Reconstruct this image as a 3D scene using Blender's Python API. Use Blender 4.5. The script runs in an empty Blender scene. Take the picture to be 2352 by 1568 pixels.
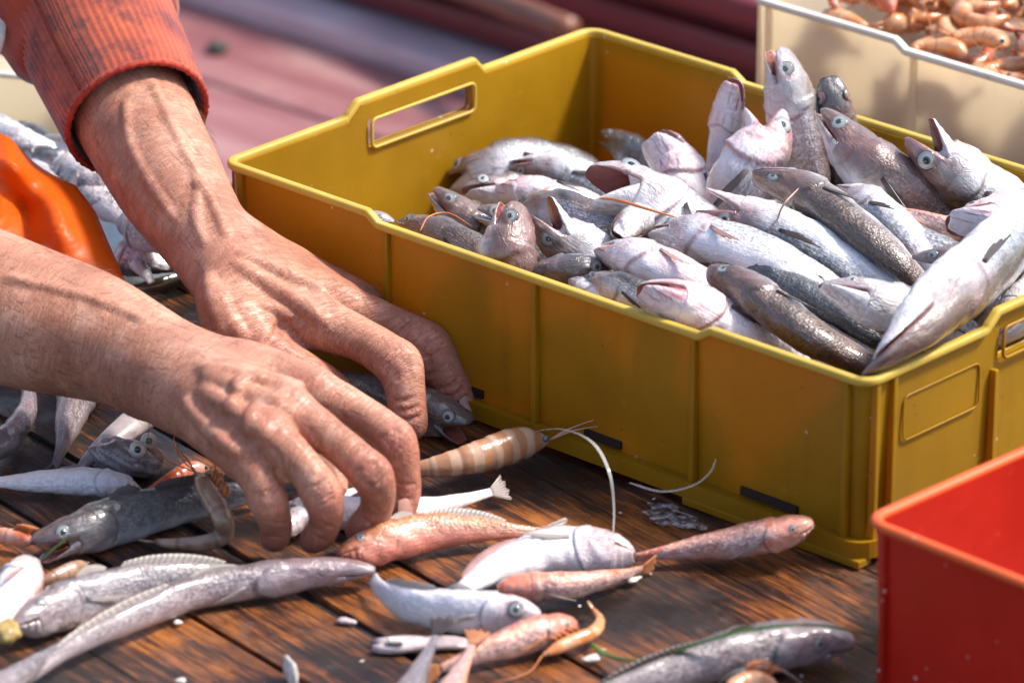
import bpy, bmesh, math, random
import numpy as np
from mathutils import Vector, Matrix

# ------------------------------------------------------------------ camera, world, sun, exposure
SC = bpy.context.scene
COL = SC.collection
rad = math.radians

def cam_rows(yaw, pitch, roll):
    cy, sy, cp, sp = np.cos(yaw), np.sin(yaw), np.cos(pitch), np.sin(pitch)
    f = np.array([cy*cp, sy*cp, -sp]); r = np.array([sy, -cy, 0.]); u = np.cross(r, f)
    cr, sr = np.cos(roll), np.sin(roll)
    return np.array([cr*r+sr*u, -sr*r+cr*u, f])

RM = cam_rows(*np.radians([132.58503, 22.65675, .157128]))
FPX = 12104.68                       # focal length for a 2352 x 1568 picture
CP = np.array([1.925295, -1.862115, 1.109693])

cam_d = bpy.data.cameras.new('camera'); cam = bpy.data.objects.new('camera', cam_d); COL.objects.link(cam)
cam_d.sensor_width = 36; cam_d.lens = FPX/2352*36
cam_d.clip_start = .1; cam_d.clip_end = 400
cam.matrix_world = Matrix(((RM[0][0], RM[1][0], -RM[2][0], CP[0]), (RM[0][1], RM[1][1], -RM[2][1], CP[1]),
                           (RM[0][2], RM[1][2], -RM[2][2], CP[2]), (0, 0, 0, 1)))
cam_d.dof.use_dof = True; cam_d.dof.focus_distance = 2.775; cam_d.dof.aperture_fstop = 9.5
SC.camera = cam

SUN_AZ, SUN_EL = 52, 53              # azimuth counter-clockwise from +x
W = bpy.data.worlds.new('World'); SC.world = W; W.use_nodes = True
_n = W.node_tree.nodes; _l = W.node_tree.links
sky = _n.new('ShaderNodeTexSky'); sky.sky_type = 'NISHITA'; sky.sun_disc = False
sky.sun_elevation = rad(SUN_EL); sky.sun_rotation = rad(90-SUN_AZ); sky.air_density = 1.0; sky.dust_density = 2.5
_n['Background'].inputs['Strength'].default_value = .15
_l.new(sky.outputs[0], _n['Background'].inputs['Color'])
sd = bpy.data.lights.new('sun', 'SUN'); sun = bpy.data.objects.new('sun', sd); COL.objects.link(sun)
sd.energy = 3.4; sd.angle = rad(9.0); sd.color = (1, .945, .87)
_sv = Vector((math.cos(rad(SUN_EL))*math.cos(rad(SUN_AZ)), math.cos(rad(SUN_EL))*math.sin(rad(SUN_AZ)), math.sin(rad(SUN_EL))))
sun.rotation_euler = _sv.to_track_quat('Z', 'Y').to_euler(); sun.location = (0, 0, 5)
SC.view_settings.view_transform = 'Standard'; SC.view_settings.look = 'None'
SC.view_settings.exposure = .78; SC.view_settings.gamma = 1

# ------------------------------------------------------------------ helpers
def at(x, y, z=None, Y=None, X=None, d=None):
    v = ((x-1176)/FPX)*RM[0] - ((y-784)/FPX)*RM[1] + RM[2]
    if z is not None: t = (z-CP[2])/v[2]
    elif Y is not None: t = (Y-CP[1])/v[1]
    elif X is not None: t = (X-CP[0])/v[0]
    else: t = d
    return CP + t*v
def depth(P): return float(RM[2] @ (np.asarray(P)-CP))
def px2m(P): return depth(P)/FPX
def J(x, y, **k): return at(x, y, **k)

def mesh(name, V, Fc, mat=None, parent=None, smooth=True, attrs=None, link=True):
    me = bpy.data.meshes.new(name)
    me.from_pydata([tuple(map(float, v)) for v in V], [], [tuple(map(int, f)) for f in Fc])
    if smooth: me.polygons.foreach_set('use_smooth', [True]*len(me.polygons))
    if attrs:
        for k, a in attrs.items():
            a = np.asarray(a, dtype=np.float32)
            if a.ndim == 1: at_ = me.attributes.new(k, 'FLOAT', 'POINT'); at_.data.foreach_set('value', a)
            elif a.shape[1] == 3: at_ = me.attributes.new(k, 'FLOAT_VECTOR', 'POINT'); at_.data.foreach_set('vector', a.ravel())
            else: at_ = me.attributes.new(k, 'FLOAT_COLOR', 'POINT'); at_.data.foreach_set('color', a.ravel())
    me.update()
    o = bpy.data.objects.new(name, me)
    if mat: me.materials.append(mat)
    if link: COL.objects.link(o)
    if parent:
        o.parent = parent
        o.matrix_parent_inverse = parent.matrix_basis.inverted()
    return o

def tag(o, label, cat, group=None, kind=None):
    if label: o['label'] = label
    if cat: o['category'] = cat
    if group: o['group'] = group
    if kind: o['kind'] = kind
    return o
def empty(name, loc, label=None, cat=None, group=None):
    o = bpy.data.objects.new(name, None); COL.objects.link(o); o.location = tuple(map(float, loc)); o.empty_display_size = .02
    return tag(o, label, cat, group)

def catmull(P, n, closed=False):
    P = np.asarray(P, float)
    if len(P) == 2: P = np.array([P[0], P[0]*.67+P[1]*.33, P[0]*.33+P[1]*.67, P[1]])
    A = np.vstack([2*P[0]-P[1], P, 2*P[-1]-P[-2]])
    out = []
    m = len(P)-1
    for i in range(m):
        p0, p1, p2, p3 = A[i:i+4]
        for t in np.linspace(0, 1, 24, endpoint=False):
            out.append(.5*((2*p1)+(-p0+p2)*t+(2*p0-5*p1+4*p2-p3)*t*t+(-p0+3*p1-3*p2+p3)*t**3))
    out.append(P[-1]); out = np.array(out)
    s = np.r_[0, np.cumsum(np.linalg.norm(np.diff(out, axis=0), axis=1))]
    if np.isscalar(n): n = np.linspace(0, 1, n)
    q = n*s[-1]
    return np.array([np.interp(q, s, out[:, k]) for k in range(3)]).T, s[-1]

def nrm(v): v = np.asarray(v, float); return v/(np.linalg.norm(v, axis=-1, keepdims=True)+1e-12)

def tube(path, r, seg=8, closed=False, caps=True, sec=None, up=None):
    """sweep of a round (or given 2-D) section along a path; r scalar or per point"""
    P = np.asarray(path, float); n = len(P)
    r = np.full(n, r) if np.isscalar(r) else np.asarray(r, float)
    if closed: T = nrm(np.roll(P, -1, 0)-np.roll(P, 1, 0))
    else: T = nrm(np.gradient(P, axis=0))
    if sec is None:
        a = np.linspace(0, 2*np.pi, seg, endpoint=False); sec = np.c_[np.cos(a), np.sin(a)]
    sec = np.asarray(sec, float); m = len(sec)
    ref = np.array(up if up is not None else (0, 0, 1.))
    V = []
    Nn = None
    for i in range(n):
        if up is not None or Nn is None:
            rr = ref if abs(T[i]@ref) < .95 else np.array((0, 1., 0))
            if up is None and i: rr = Nn
        else: rr = Nn
        Nn = nrm(rr-T[i]*(T[i]@rr)); B = np.cross(T[i], Nn)
        for s in sec: V.append(P[i]+r[i]*(s[0]*B+s[1]*Nn))
    Fc = []
    for i in range(n if closed else n-1):
        j = (i+1) % n
        for k in range(m):
            l = (k+1) % m
            Fc.append((i*m+k, i*m+l, j*m+l, j*m+k))
    if caps and not closed:
        Fc.append(tuple(range(m))[::-1]); Fc.append(tuple((n-1)*m+k for k in range(m)))
    return V, Fc

class Geo:
    def __init__(s): s.V = []; s.F = []
    def add(s, V, Fc):
        b = len(s.V); s.V += [tuple(v) for v in V]; s.F += [tuple(b+i for i in f) for f in Fc]; return s
    def tube(s, *a, **k): return s.add(*tube(*a, **k))
    def box(s, c, size, rot=None, bev=0.):
        c = np.asarray(c, float); h = np.asarray(size, float)/2
        bm = bmesh.new(); bmesh.ops.create_cube(bm, size=1)
        for v in bm.verts: v.co = Vector((v.co.x*h[0]*2, v.co.y*h[1]*2, v.co.z*h[2]*2))
        if bev: bmesh.ops.bevel(bm, geom=bm.edges[:]+bm.verts[:], offset=bev, segments=2, affect='EDGES', profile=.6)
        bm.verts.index_update()
        V = [np.array(v.co) for v in bm.verts]; Fc = [tuple(v.index for v in f.verts) for f in bm.faces]; bm.free()
        if rot is not None: V = [np.asarray(rot)@v for v in V]
        return s.add([v+c for v in V], Fc)
    def obj(s, name, mat, parent=None, smooth=True, attrs=None): return mesh(name, s.V, s.F, mat, parent, smooth, attrs)

# ------------------------------------------------------------------ material helpers
class NT:
    def __init__(s, name):
        s.m = bpy.data.materials.new(name); s.m.use_nodes = True; s.t = s.m.node_tree
        s.b = s.t.nodes['Principled BSDF']; s.out = s.t.nodes['Material Output']
    def n(s, t, **k):
        o = s.t.nodes.new(t)
        for a, v in k.items(): setattr(o, a, v)
        return o
    def link(s, a, b): s.t.links.new(a, b)
    def put(s, sock, v):
        if v is None: return
        if isinstance(v, bpy.types.NodeSocket): s.link(v, sock)
        elif isinstance(v, (tuple, list)) and len(v) == 3 and sock.type == 'RGBA': sock.default_value = (*v, 1)
        else: sock.default_value = v
    def attr(s, name): return s.n('ShaderNodeAttribute', attribute_name=name)
    def coord(s, k='Object'): return s.n('ShaderNodeTexCoord').outputs[k]
    def mapping(s, v, scale=(1, 1, 1), rot=(0, 0, 0), loc=(0, 0, 0)):
        o = s.n('ShaderNodeMapping'); s.link(v, o.inputs[0]); o.inputs['Scale'].default_value = scale; o.inputs['Rotation'].default_value = rot; o.inputs['Location'].default_value = loc; return o.outputs[0]
    def noise(s, vec, scale, detail=4, rough=.55, dist=0., out='Fac'):
        o = s.n('ShaderNodeTexNoise'); s.put(o.inputs['Vector'], vec); o.inputs['Scale'].default_value = scale
        o.inputs['Detail'].default_value = detail; o.inputs['Roughness'].default_value = rough; o.inputs['Distortion'].default_value = dist
        return o.outputs[out]
    def voro(s, vec, scale, feature='F1', out='Distance', rnd=1.):
        o = s.n('ShaderNodeTexVoronoi', feature=feature); s.put(o.inputs['Vector'], vec); o.inputs['Scale'].default_value = scale; o.inputs['Randomness'].default_value = rnd
        return o.outputs[out]
    def math(s, op, a, b=None, c=None, clamp=False):
        o = s.n('ShaderNodeMath', operation=op, use_clamp=clamp); s.put(o.inputs[0], a); s.put(o.inputs[1], b)
        if c is not None: s.put(o.inputs[2], c)
        return o.outputs[0]
    def sstep(s, x, a, b):
        o = s.n('ShaderNodeMapRange', interpolation_type='SMOOTHSTEP'); s.put(o.inputs[0], x)
        o.inputs[1].default_value = a; o.inputs[2].default_value = b
        return o.outputs[0]
    def mix(s, f, a, b, mode='MIX'):
        o = s.n('ShaderNodeMix', data_type='RGBA', blend_type=mode); s.put(o.inputs[0], f); s.put(o.inputs[6], a); s.put(o.inputs[7], b); return o.outputs[2]
    def ramp(s, f, stops, interp='LINEAR'):
        o = s.n('ShaderNodeValToRGB'); s.put(o.inputs[0], f); e = o.color_ramp.elements; o.color_ramp.interpolation = interp
        while len(e) < len(stops): e.new(.5)
        for i, (p, c) in enumerate(stops): e[i].position = p; e[i].color = (*c, 1) if len(c) == 3 else c
        return o.outputs[0]
    def bump(s, h, strength=.3, dist=.001, normal=None):
        o = s.n('ShaderNodeBump'); o.inputs['Strength'].default_value = strength; o.inputs['Distance'].default_value = dist
        s.put(o.inputs['Height'], h)
        if normal is not None: s.link(normal, o.inputs['Normal'])
        return o.outputs[0]
    def sep(s, v):
        o = s.n('ShaderNodeSeparateXYZ'); s.link(v, o.inputs[0]); return o.outputs
    def set(s, **k):
        names = dict(color='Base Color', rough='Roughness', metal='Metallic', spec='Specular IOR Level', coat='Coat Weight', coatr='Coat Roughness',
                     normal='Normal', alpha='Alpha', sss='Subsurface Weight', trans='Transmission Weight', sheen='Sheen Weight', ior='IOR')
        for a, v in k.items(): s.put(s.b.inputs[names[a]], v)
        return s

def plain(name, col, rough=.5, var=.12, scale=40, bump=.0, spec=.5, coat=0):
    t = NT(name); c = t.coord(); n = t.noise(c, scale, 5)
    dk = tuple(x*(1-var*2) for x in col); lt = tuple(min(1, x*(1+var)) for x in col)
    t.set(color=t.ramp(n, [(.25, dk), (.75, lt)]), rough=rough, spec=spec, coat=coat)
    if bump: t.set(normal=t.bump(n, bump, .001))
    return t.m
# ------------------------------------------------------------------ materials
def fish_mat(name, back, flank, belly, head, edge=(.30, .44, .62), pink=(.62, .30, .30), pinkamt=.35, spots=None, rough=.34, line=.35, metal=0., sp=1., seam=None):
    t = NT(name)
    fa = t.n('ShaderNodeVertexColor', layer_name='fa'); sv = t.sep(fa.outputs['Color']); s_, v_, m_ = sv[0], sv[1], sv[2]; g_ = fa.outputs['Alpha']
    uv = t.attr('fuv').outputs['Vector']
    oc = t.coord(); rnd = t.n('ShaderNodeObjectInfo').outputs['Random']
    n1 = t.noise(oc, 55, 5, .6); n2 = t.noise(oc, 160, 4, .65); n3 = t.noise(oc, 22, 3, .5)
    vv = t.math('ADD', v_, t.math('MULTIPLY', t.math('SUBTRACT', n1, .5), .22))
    vv = t.math('ADD', vv, t.math('MULTIPLY', t.math('SUBTRACT', n2, .5), .16))
    vv = t.math('ADD', vv, t.math('MULTIPLY', t.math('SUBTRACT', rnd, .5), .12))
    b2 = tuple(x*1.5 for x in back)
    col = t.ramp(vv, [(0, back), (edge[0], b2), (edge[1], flank), (edge[2], belly), (1, tuple(min(.86, x*1.05) for x in belly))])
    # lateral line
    ll = t.math('SUBTRACT', 1, t.sstep(t.math('ABSOLUTE', t.math('SUBTRACT', v_, .36)), .004, .03))
    ll = t.math('MULTIPLY', ll, t.sstep(s_, .24, .3))
    col = t.mix(t.math('MULTIPLY', ll, line), col, tuple(x*.45 for x in flank))
    # scales: small light / dark cells
    vo = t.voro(uv, 1.0); vc = t.voro(uv, 1.0, out='Color')
    sc = t.math('MULTIPLY', t.sstep(s_, .2, .3), .75*sp)
    cell = t.math('MULTIPLY_ADD', t.sep(vc)[0], 1.25, .36)
    cell = t.math('MULTIPLY', cell, t.math('SUBTRACT', 1.14, t.math('MULTIPLY', vo, .5)))
    # fewer scales on the belly
    sc = t.math('MULTIPLY', sc, t.math('SUBTRACT', 1, t.math('MULTIPLY', t.sstep(v_, .45, .7), .8)))
    cc = t.n('ShaderNodeCombineColor'); [t.link(cell, cc.inputs[i]) for i in range(3)]
    col = t.mix(sc, col, cc.outputs[0], 'MULTIPLY')
    # head tint, blotches
    hm = t.math('SUBTRACT', 1, t.sstep(s_, .17, .26))
    hm = t.math('MULTIPLY', hm, t.math('SUBTRACT', 1, t.sstep(vv, .5, .75)))
    col = t.mix(t.math('MULTIPLY', hm, t.math('MULTIPLY_ADD', n1, .8, .25)), col, head)
    pk = t.math('MULTIPLY', t.sstep(n3, .5, .72), pinkamt)
    pk = t.math('MULTIPLY', pk, t.math('SUBTRACT', 1.25, s_), clamp=True)
    col = t.mix(pk, col, pink)
    # fine vein-like pink streaks on belly and jaw
    st = t.noise(t.mapping(uv, (.05, .5, 1)), 1.4, 3, .6, 1.2)
    stm = t.math('MULTIPLY', t.sstep(st, .55, .68), t.math('MULTIPLY', t.sstep(v_, .45, .65), t.math('SUBTRACT', 1, t.sstep(s_, .16, .34))))
    col = t.mix(t.math('MULTIPLY', stm, pinkamt*1.5, clamp=True), col, tuple(x*.75 for x in pink))
    dk = t.math('MULTIPLY', t.sstep(n2, .62, .75), t.math('MULTIPLY', hm, .5)); col = t.mix(dk, col, tuple(x*.6 for x in back))
    if spots: 
        sn = t.noise(oc, spots[1], 4, .65); col = t.mix(t.math('MULTIPLY', t.sstep(sn, spots[2], spots[2]+.1), t.math('SUBTRACT', 1, t.sstep(v_, .45, .7))), col, spots[0])
    # seams round the gill cover and jaw
    col = t.mix(t.math('MULTIPLY', g_, .75), col, seam or tuple(x*.3 for x in head))
    # wrinkles and bone edges of the head
    dn = t.n('ShaderNodeVectorMath', operation='MULTIPLY_ADD'); t.link(t.noise(uv, .10, 3, .6, .5, 'Color'), dn.inputs[0]); dn.inputs[1].default_value = (14, 14, 0); t.link(uv, dn.inputs[2]); wv = dn.outputs[0]
    we = t.voro(t.mapping(wv, (.030, .15, 1), (0, 0, .3)), 1., 'DISTANCE_TO_EDGE'); we2 = t.voro(t.mapping(wv, (.09, .11, 1), (0, 0, 1.1)), 1., 'DISTANCE_TO_EDGE')
    hz = t.math('SUBTRACT', 1, t.sstep(s_, .19, .27))
    wl = t.math('MULTIPLY', t.math('SUBTRACT', 1, t.sstep(we, .0, .055)), hz); wl2 = t.math('MULTIPLY', t.math('SUBTRACT', 1, t.sstep(we2, .0, .05)), t.math('MULTIPLY', hz, .6))
    wl = t.math('MAXIMUM', wl, wl2); wl = t.math('MULTIPLY', wl, t.sstep(n1, .36, .58))
    col = t.mix(t.math('MULTIPLY', wl, .45), col, tuple(.45*x+.25*y for x, y in zip(head, pink)))
    mc = t.mix(n2, (.20, .030, .028), (.46, .19, .16))
    col = t.mix(m_, col, mc)
    h = t.math('ADD', t.math('MULTIPLY', vo, t.math('MULTIPLY', sc, -.6)), t.math('MULTIPLY', n2, 1.1)); h = t.math('ADD', h, t.math('MULTIPLY', wl, -.45)); h = t.math('ADD', h, t.math('MULTIPLY', st, .6))
    t.set(color=col, rough=t.math('MULTIPLY_ADD', n2, .22, rough-.12), spec=.7, coat=.85, coatr=.07, metal=metal, normal=t.bump(h, .5, .0016))
    t.link(t.bump(t.math('ADD', n2, t.math('MULTIPLY', vo, t.math('MULTIPLY', sc, -.35))), .22, .0014), t.b.inputs['Coat Normal'])
    t.b.inputs['Subsurface Radius'].default_value = (.004, .002, .0015)
    return t.m

M = {}
M['hake'] = fish_mat('hake_skin', (.048, .040, .035), (.36, .37, .40), (.78, .76, .79), (.20, .125, .10))
M['brown_hake'] = fish_mat('brown_hake_skin', (.085, .055, .042), (.22, .17, .15), (.62, .60, .60), (.16, .085, .06), edge=(.42, .58, .72), pinkamt=.25)
M['dark_hake'] = fish_mat('dark_hake_skin', (.050, .052, .056), (.16, .17, .18), (.5, .5, .52), (.08, .07, .065), edge=(.40, .6, .8), pinkamt=.12)
M['pale_hake'] = fish_mat('pale_hake_skin', (.105, .088, .080), (.46, .46, .49), (.80, .78, .80), (.36, .31, .30), edge=(.14, .30, .50), pink=(.64, .36, .38), pinkamt=.32, seam=(.34, .16, .17))
M['gill_hake'] = fish_mat('gill_hake_skin', (.17, .145, .14), (.58, .53, .55), (.80, .72, .74), (.62, .46, .46), edge=(.08, .2, .4), pink=(.62, .22, .25), pinkamt=.75, line=0, seam=(.30, .03, .03))
M['grey_fish'] = fish_mat('grey_fish_skin', (.14, .115, .12), (.30, .26, .275), (.52, .46, .47), (.22, .16, .16), edge=(.2, .45, .75), pinkamt=.18, line=.4)
M['mauve_fish'] = fish_mat('mauve_fish_skin', (.15, .115, .12), (.40, .33, .35), (.30, .23, .23), (.24, .16, .17), edge=(.3, .5, .72), pinkamt=.2, line=.5)
M['orange_fish'] = fish_mat('orange_fish_skin', (.36, .145, .05), (.50, .23, .11), (.60, .20, .14), (.40, .13, .07), edge=(.2, .5, .75), pink=(.55, .10, .05), pinkamt=.5)
M['white_fish'] = fish_mat('white_fish_skin', (.60, .38, .34), (.78, .68, .67), (.82, .79, .79), (.62, .44, .42), edge=(.08, .25, .4), pinkamt=.3, sp=.5)
M['blue_white_fish'] = fish_mat('blue_white_fish_skin', (.60, .56, .60), (.68, .65, .70), (.66, .62, .60), (.58, .45, .46), edge=(.1, .4, .7), pinkamt=.2, sp=.4, line=.1)
M['red_spot_fish'] = fish_mat('red_spotted_fish_skin', (.62, .32, .24), (.58, .42, .40), (.62, .36, .28), (.60, .22, .14), edge=(.15, .45, .75), pink=(.70, .16, .06), pinkamt=.5, spots=((.68, .12, .035), 90, .56))
M['pink_fish'] = fish_mat('pink_fish_skin', (.60, .25, .16), (.64, .40, .36), (.70, .42, .33), (.62, .17, .09), edge=(.15, .42, .7), pink=(.7, .13, .06), pinkamt=.6, spots=((.66, .14, .05), 70, .60))
M['tray_fish'] = fish_mat('tray_fish_skin', (.12, .13, .17), (.50, .49, .55), (.76, .74, .78), (.2, .18, .2), pinkamt=.35)

def eye_mat():
    t = NT('fish_eye'); r = t.attr('er').outputs['Fac']; rnd = t.n('ShaderNodeObjectInfo').outputs['Random']
    a = t.ramp(r, [(0, (.10, .16, .18)), (.42, (.10, .16, .18)), (.47, (.46, .44, .36)), (.56, (.20, .24, .24)), (.68, (.34, .35, .33)), (.76, (.07, .09, .10)), (.86, (.24, .24, .22)), (.93, (.04, .04, .04)), (1, (.03, .03, .03))])
    b = t.ramp(r, [(0, (.10, .16, .18)), (.42, (.10, .16, .18)), (.48, (.50, .47, .38)), (.66, (.42, .43, .42)), (.78, (.30, .31, .32)), (.88, (.42, .42, .40)), (.95, (.06, .06, .06)), (1, (.04, .04, .04))])
    n = t.noise(t.coord(), 300, 3)
    c = t.mix(t.sstep(rnd, .35, .7), a, b); c = t.mix(t.math('MULTIPLY', n, t.math('MULTIPLY_ADD', t.math('FRACT', t.math('MULTIPLY', rnd, 7.3)), .9, .15)), c, (.27, .29, .30)); bl = t.math('MULTIPLY', t.sstep(t.math('FRACT', t.math('MULTIPLY', rnd, 13.7)), .7, .85), t.sstep(t.noise(t.coord(), 120, 3), .45, .6)); c = t.mix(t.math('MULTIPLY', bl, .5), c, (.30, .06, .05))
    t.set(color=c, rough=.16, spec=.5, coat=.5, coatr=.05); return t.m
M['eye'] = eye_mat()
M['pupil'] = plain('fish_pupil', (.022, .042, .052), .12, .3, 200, coat=1)
_t = M['pupil'].node_tree; _o = _t.nodes.new('ShaderNodeObjectInfo'); _r = _t.nodes.new('ShaderNodeValToRGB'); _t.links.new(_o.outputs['Random'], _r.inputs[0]); _r.color_ramp.elements[0].color = (.012, .026, .034, 1); _r.color_ramp.elements[1].color = (.10, .15, .17, 1); _t.links.new(_r.outputs[0], _t.nodes['Principled BSDF'].inputs['Base Color'])

def fin_mat(name, col, a=.85):
    t = NT(name); w = t.attr('fw').outputs['Fac']
    n = t.noise(t.coord(), 120, 4); st = t.math('SINE', t.math('MULTIPLY', w, 55.)); st = t.math('MULTIPLY_ADD', st, .5, .5)
    c = t.ramp(t.math('MULTIPLY_ADD', st, .5, t.math('MULTIPLY', n, .5)), [(.1, tuple(x*.45 for x in col)), (.8, col)])
    t.set(color=c, rough=.35, alpha=a, normal=t.bump(st, .4, .0006)); return t.m
M['fin_dark'] = fin_mat('dark_fin', (.10, .075, .07), .95)
M['fin_pink'] = fin_mat('pink_fin', (.62, .36, .32), .85)
M['fin_orange'] = fin_mat('orange_fin', (.68, .26, .10), .8)
M['fin_pale'] = fin_mat('pale_fin', (.60, .52, .46), .7)

def shrimp_mat(name, a, b, band=0., trans=.25):
    t = NT(name); fa = t.n('ShaderNodeVertexColor', layer_name='fa'); sv = t.sep(fa.outputs['Color'])
    n = t.noise(t.coord(), 90, 5); n2 = t.noise(t.coord(), 260, 3)
    if band:
        w = t.math('MULTIPLY_ADD', t.math('SINE', t.math('MULTIPLY', sv[0], band)), .5, .5)
        w = t.sstep(t.math('ADD', w, t.math('MULTIPLY', t.math('SUBTRACT', n, .5), 1.3)), .35, .75)
    else: w = t.sstep(n, .38, .62)
    c = t.mix(w, a, b); c = t.mix(t.math('MULTIPLY', sv[2], .6), c, tuple(x*.5 for x in a))
    t.set(color=c, rough=.25, spec=.6, coat=.4, normal=t.bump(n2, .3, .001)); t.b.inputs['Subsurface Weight'].default_value = trans
    t.b.inputs['Subsurface Radius'].default_value = (.006, .003, .002); t.b.inputs['Subsurface Scale'].default_value = .6
    return t.m
M['shrimp'] = shrimp_mat('pink_shrimp_shell', (.60, .21, .06), (.66, .37, .20))
M['shrimp_brown'] = shrimp_mat('translucent_brown_shrimp_shell', (.27, .15, .085), (.42, .27, .18))
M['shrimp_red'] = shrimp_mat('red_shrimp_shell', (.60, .13, .05), (.66, .36, .27))
M['shrimp_stripe'] = shrimp_mat('striped_prawn_shell', (.42, .20, .10), (.52, .34, .22), 46)
M['squid'] = shrimp_mat('squid_skin', (.30, .24, .24), (.44, .37, .37))
M['feeler'] = plain('orange_feeler', (.55, .17, .05), .4)
M['feeler_pale'] = plain('pale_feeler', (.62, .36, .26), .4)
M['squid_spots'] = None

def plastic(name, c, trans, tcol, rough=.38, mott=(.8, 1.08), dirt=(.10, .06, .02), dirtamt=.5):
    t = NT(name); oc = t.coord(); n = t.noise(oc, 14, 5, .6); f = t.noise(oc, 240, 3, .6); d = t.noise(oc, 75, 6, .7); strk = t.noise(t.mapping(oc, (90, 90, 7)), 1., 4, .6); v3 = t.voro(oc, 95)
    col = t.ramp(n, [(.3, tuple(x*mott[0] for x in c)), (.7, tuple(min(1, x*mott[1]) for x in c))])
    col = t.mix(t.math('MULTIPLY', t.sstep(d, .62, .74), dirtamt), col, dirt)
    col = t.mix(t.math('MULTIPLY', t.sstep(strk, .56, .72), .38), col, tuple(.55*x+.45*y for x, y in zip(c, dirt)))
    scf = t.math('MULTIPLY', t.sstep(t.noise(t.mapping(oc, (60, 60, 160), (.6, .3, .2)), 1., 5, .75), .60, .70), .30); col = t.mix(scf, col, tuple(min(.85, x*1.25+.07) for x in c))
    col = t.mix(t.math('MULTIPLY', t.math('SUBTRACT', 1, t.sstep(v3, .05, .09)), t.math('MULTIPLY', t.sstep(t.noise(oc, 40, 2), .46, .56), .85)), col, tuple(x*.25 for x in c))
    sp = t.math('SUBTRACT', 1, t.sstep(t.voro(oc, 70), .05, .085)); sp2 = t.sstep(t.noise(oc, 28, 2), .44, .54)
    col = t.mix(t.math('MULTIPLY', t.math('MULTIPLY', sp, sp2), .75), col, (.78, .72, .6))
    scr = t.noise(t.mapping(oc, (300, 300, 14)), 1, 3, .6); 
    t.set(color=col, rough=t.math('MULTIPLY_ADD', n, .25, rough-.1), spec=.45, normal=t.bump(t.math('ADD', t.math('MULTIPLY', f, .5), scr), .12, .0006))
    if trans:
        tr = t.n('ShaderNodeBsdfTranslucent'); tr.inputs[0].default_value = (*tcol, 1)
        mx = t.n('ShaderNodeMixShader'); mx.inputs[0].default_value = trans
        t.link(t.b.outputs[0], mx.inputs[1]); t.link(tr.outputs[0], mx.inputs[2]); t.link(mx.outputs[0], t.out.inputs[0])
    return t.m
M['yellow'] = plastic('yellow_plastic', (.42, .228, .006), .28, (.74, .27, .008))
M['yellow_rim'] = plastic('yellow_plastic_rim', (.60, .41, .06), .08, (.7, .4, .03), .42, dirt=(.2, .13, .05), dirtamt=.7)  # paler than the wall: worn edges and rim highlights put into the colour
M['cream'] = plastic('cream_plastic', (.88, .83, .72), .62, (.99, .90, .72), .45, dirt=(.35, .26, .16), dirtamt=.3)
M['cream_rim'] = plastic('cream_plastic_rim', (.80, .76, .66), .05, (.8, .7, .5), .45)
M['red'] = plastic('red_plastic', (.50, .022, .010), .15, (.85, .09, .01), .35, dirt=(.35, .02, .02), dirtamt=.4)
M['red_rim'] = plastic('red_plastic_rim', (.80, .125, .022), .1, (.8, .15, .03), .4)
M['caulk'] = plain('dark_seam_grime', (.030, .026, .024), .45, .5, 120, .6)
M['slot'] = plain('slot_shade', (.015, .011, .006), .7)

def wood():
    t = NT('wet_planks'); oc = t.coord()
    v = t.mapping(oc, (1, 1, 1), (0, 0, rad(9.34)))
    long = t.mapping(v, (13, 190, 60)); fine = t.mapping(v, (55, 1100, 300))
    n1 = t.noise(long, 1.0, 6, .62, .6); n2 = t.noise(fine, 1.0, 4, .6, .3); big = t.noise(oc, 9, 4, .55); n3 = t.noise(oc, 45, 5, .6)
    x = t.sep(v)[0]
    w = t.math('ADD', t.math('MULTIPLY', n1, .85), t.math('MULTIPLY', t.math('SUBTRACT', n2, .5), .85))
    w = t.math('ADD', w, t.math('MULTIPLY', t.math('SUBTRACT', big, .5), 1.35))
    col = t.ramp(w, [(.32, (.014, .009, .007)), (.43, (.036, .016, .010)), (.51, (.10, .034, .014)), (.60, (.22, .070, .017)), (.76, (.40, .135, .026))])
    grey = t.math('MULTIPLY', t.sstep(n3, .58, .75), .35); col = t.mix(grey, col, (.16, .12, .11))
    wet = t.sstep(t.noise(oc, 20, 4, .55), .42, .60)
    hgt = t.math('ADD', t.math('MULTIPLY', n1, .6), t.math('MULTIPLY', n2, .5))
    hgt = t.math('ADD', hgt, t.math('MULTIPLY', n3, .35))
    rough = t.math('MULTIPLY_ADD', wet, -.38, .56)
    b = t.bump(hgt, .7, .0018)
    t.set(color=col, rough=rough, spec=.5, normal=b, coat=t.math('MULTIPLY', wet, .32), coatr=.10)
    t.link(t.bump(t.math('ADD', t.noise(t.mapping(v, (90, 260, 90)), 1., 4, .6), t.math('MULTIPLY', n2, .3)), .5, .0022), t.b.inputs['Coat Normal'])
    return t.m
M['wood'] = wood()

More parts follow.
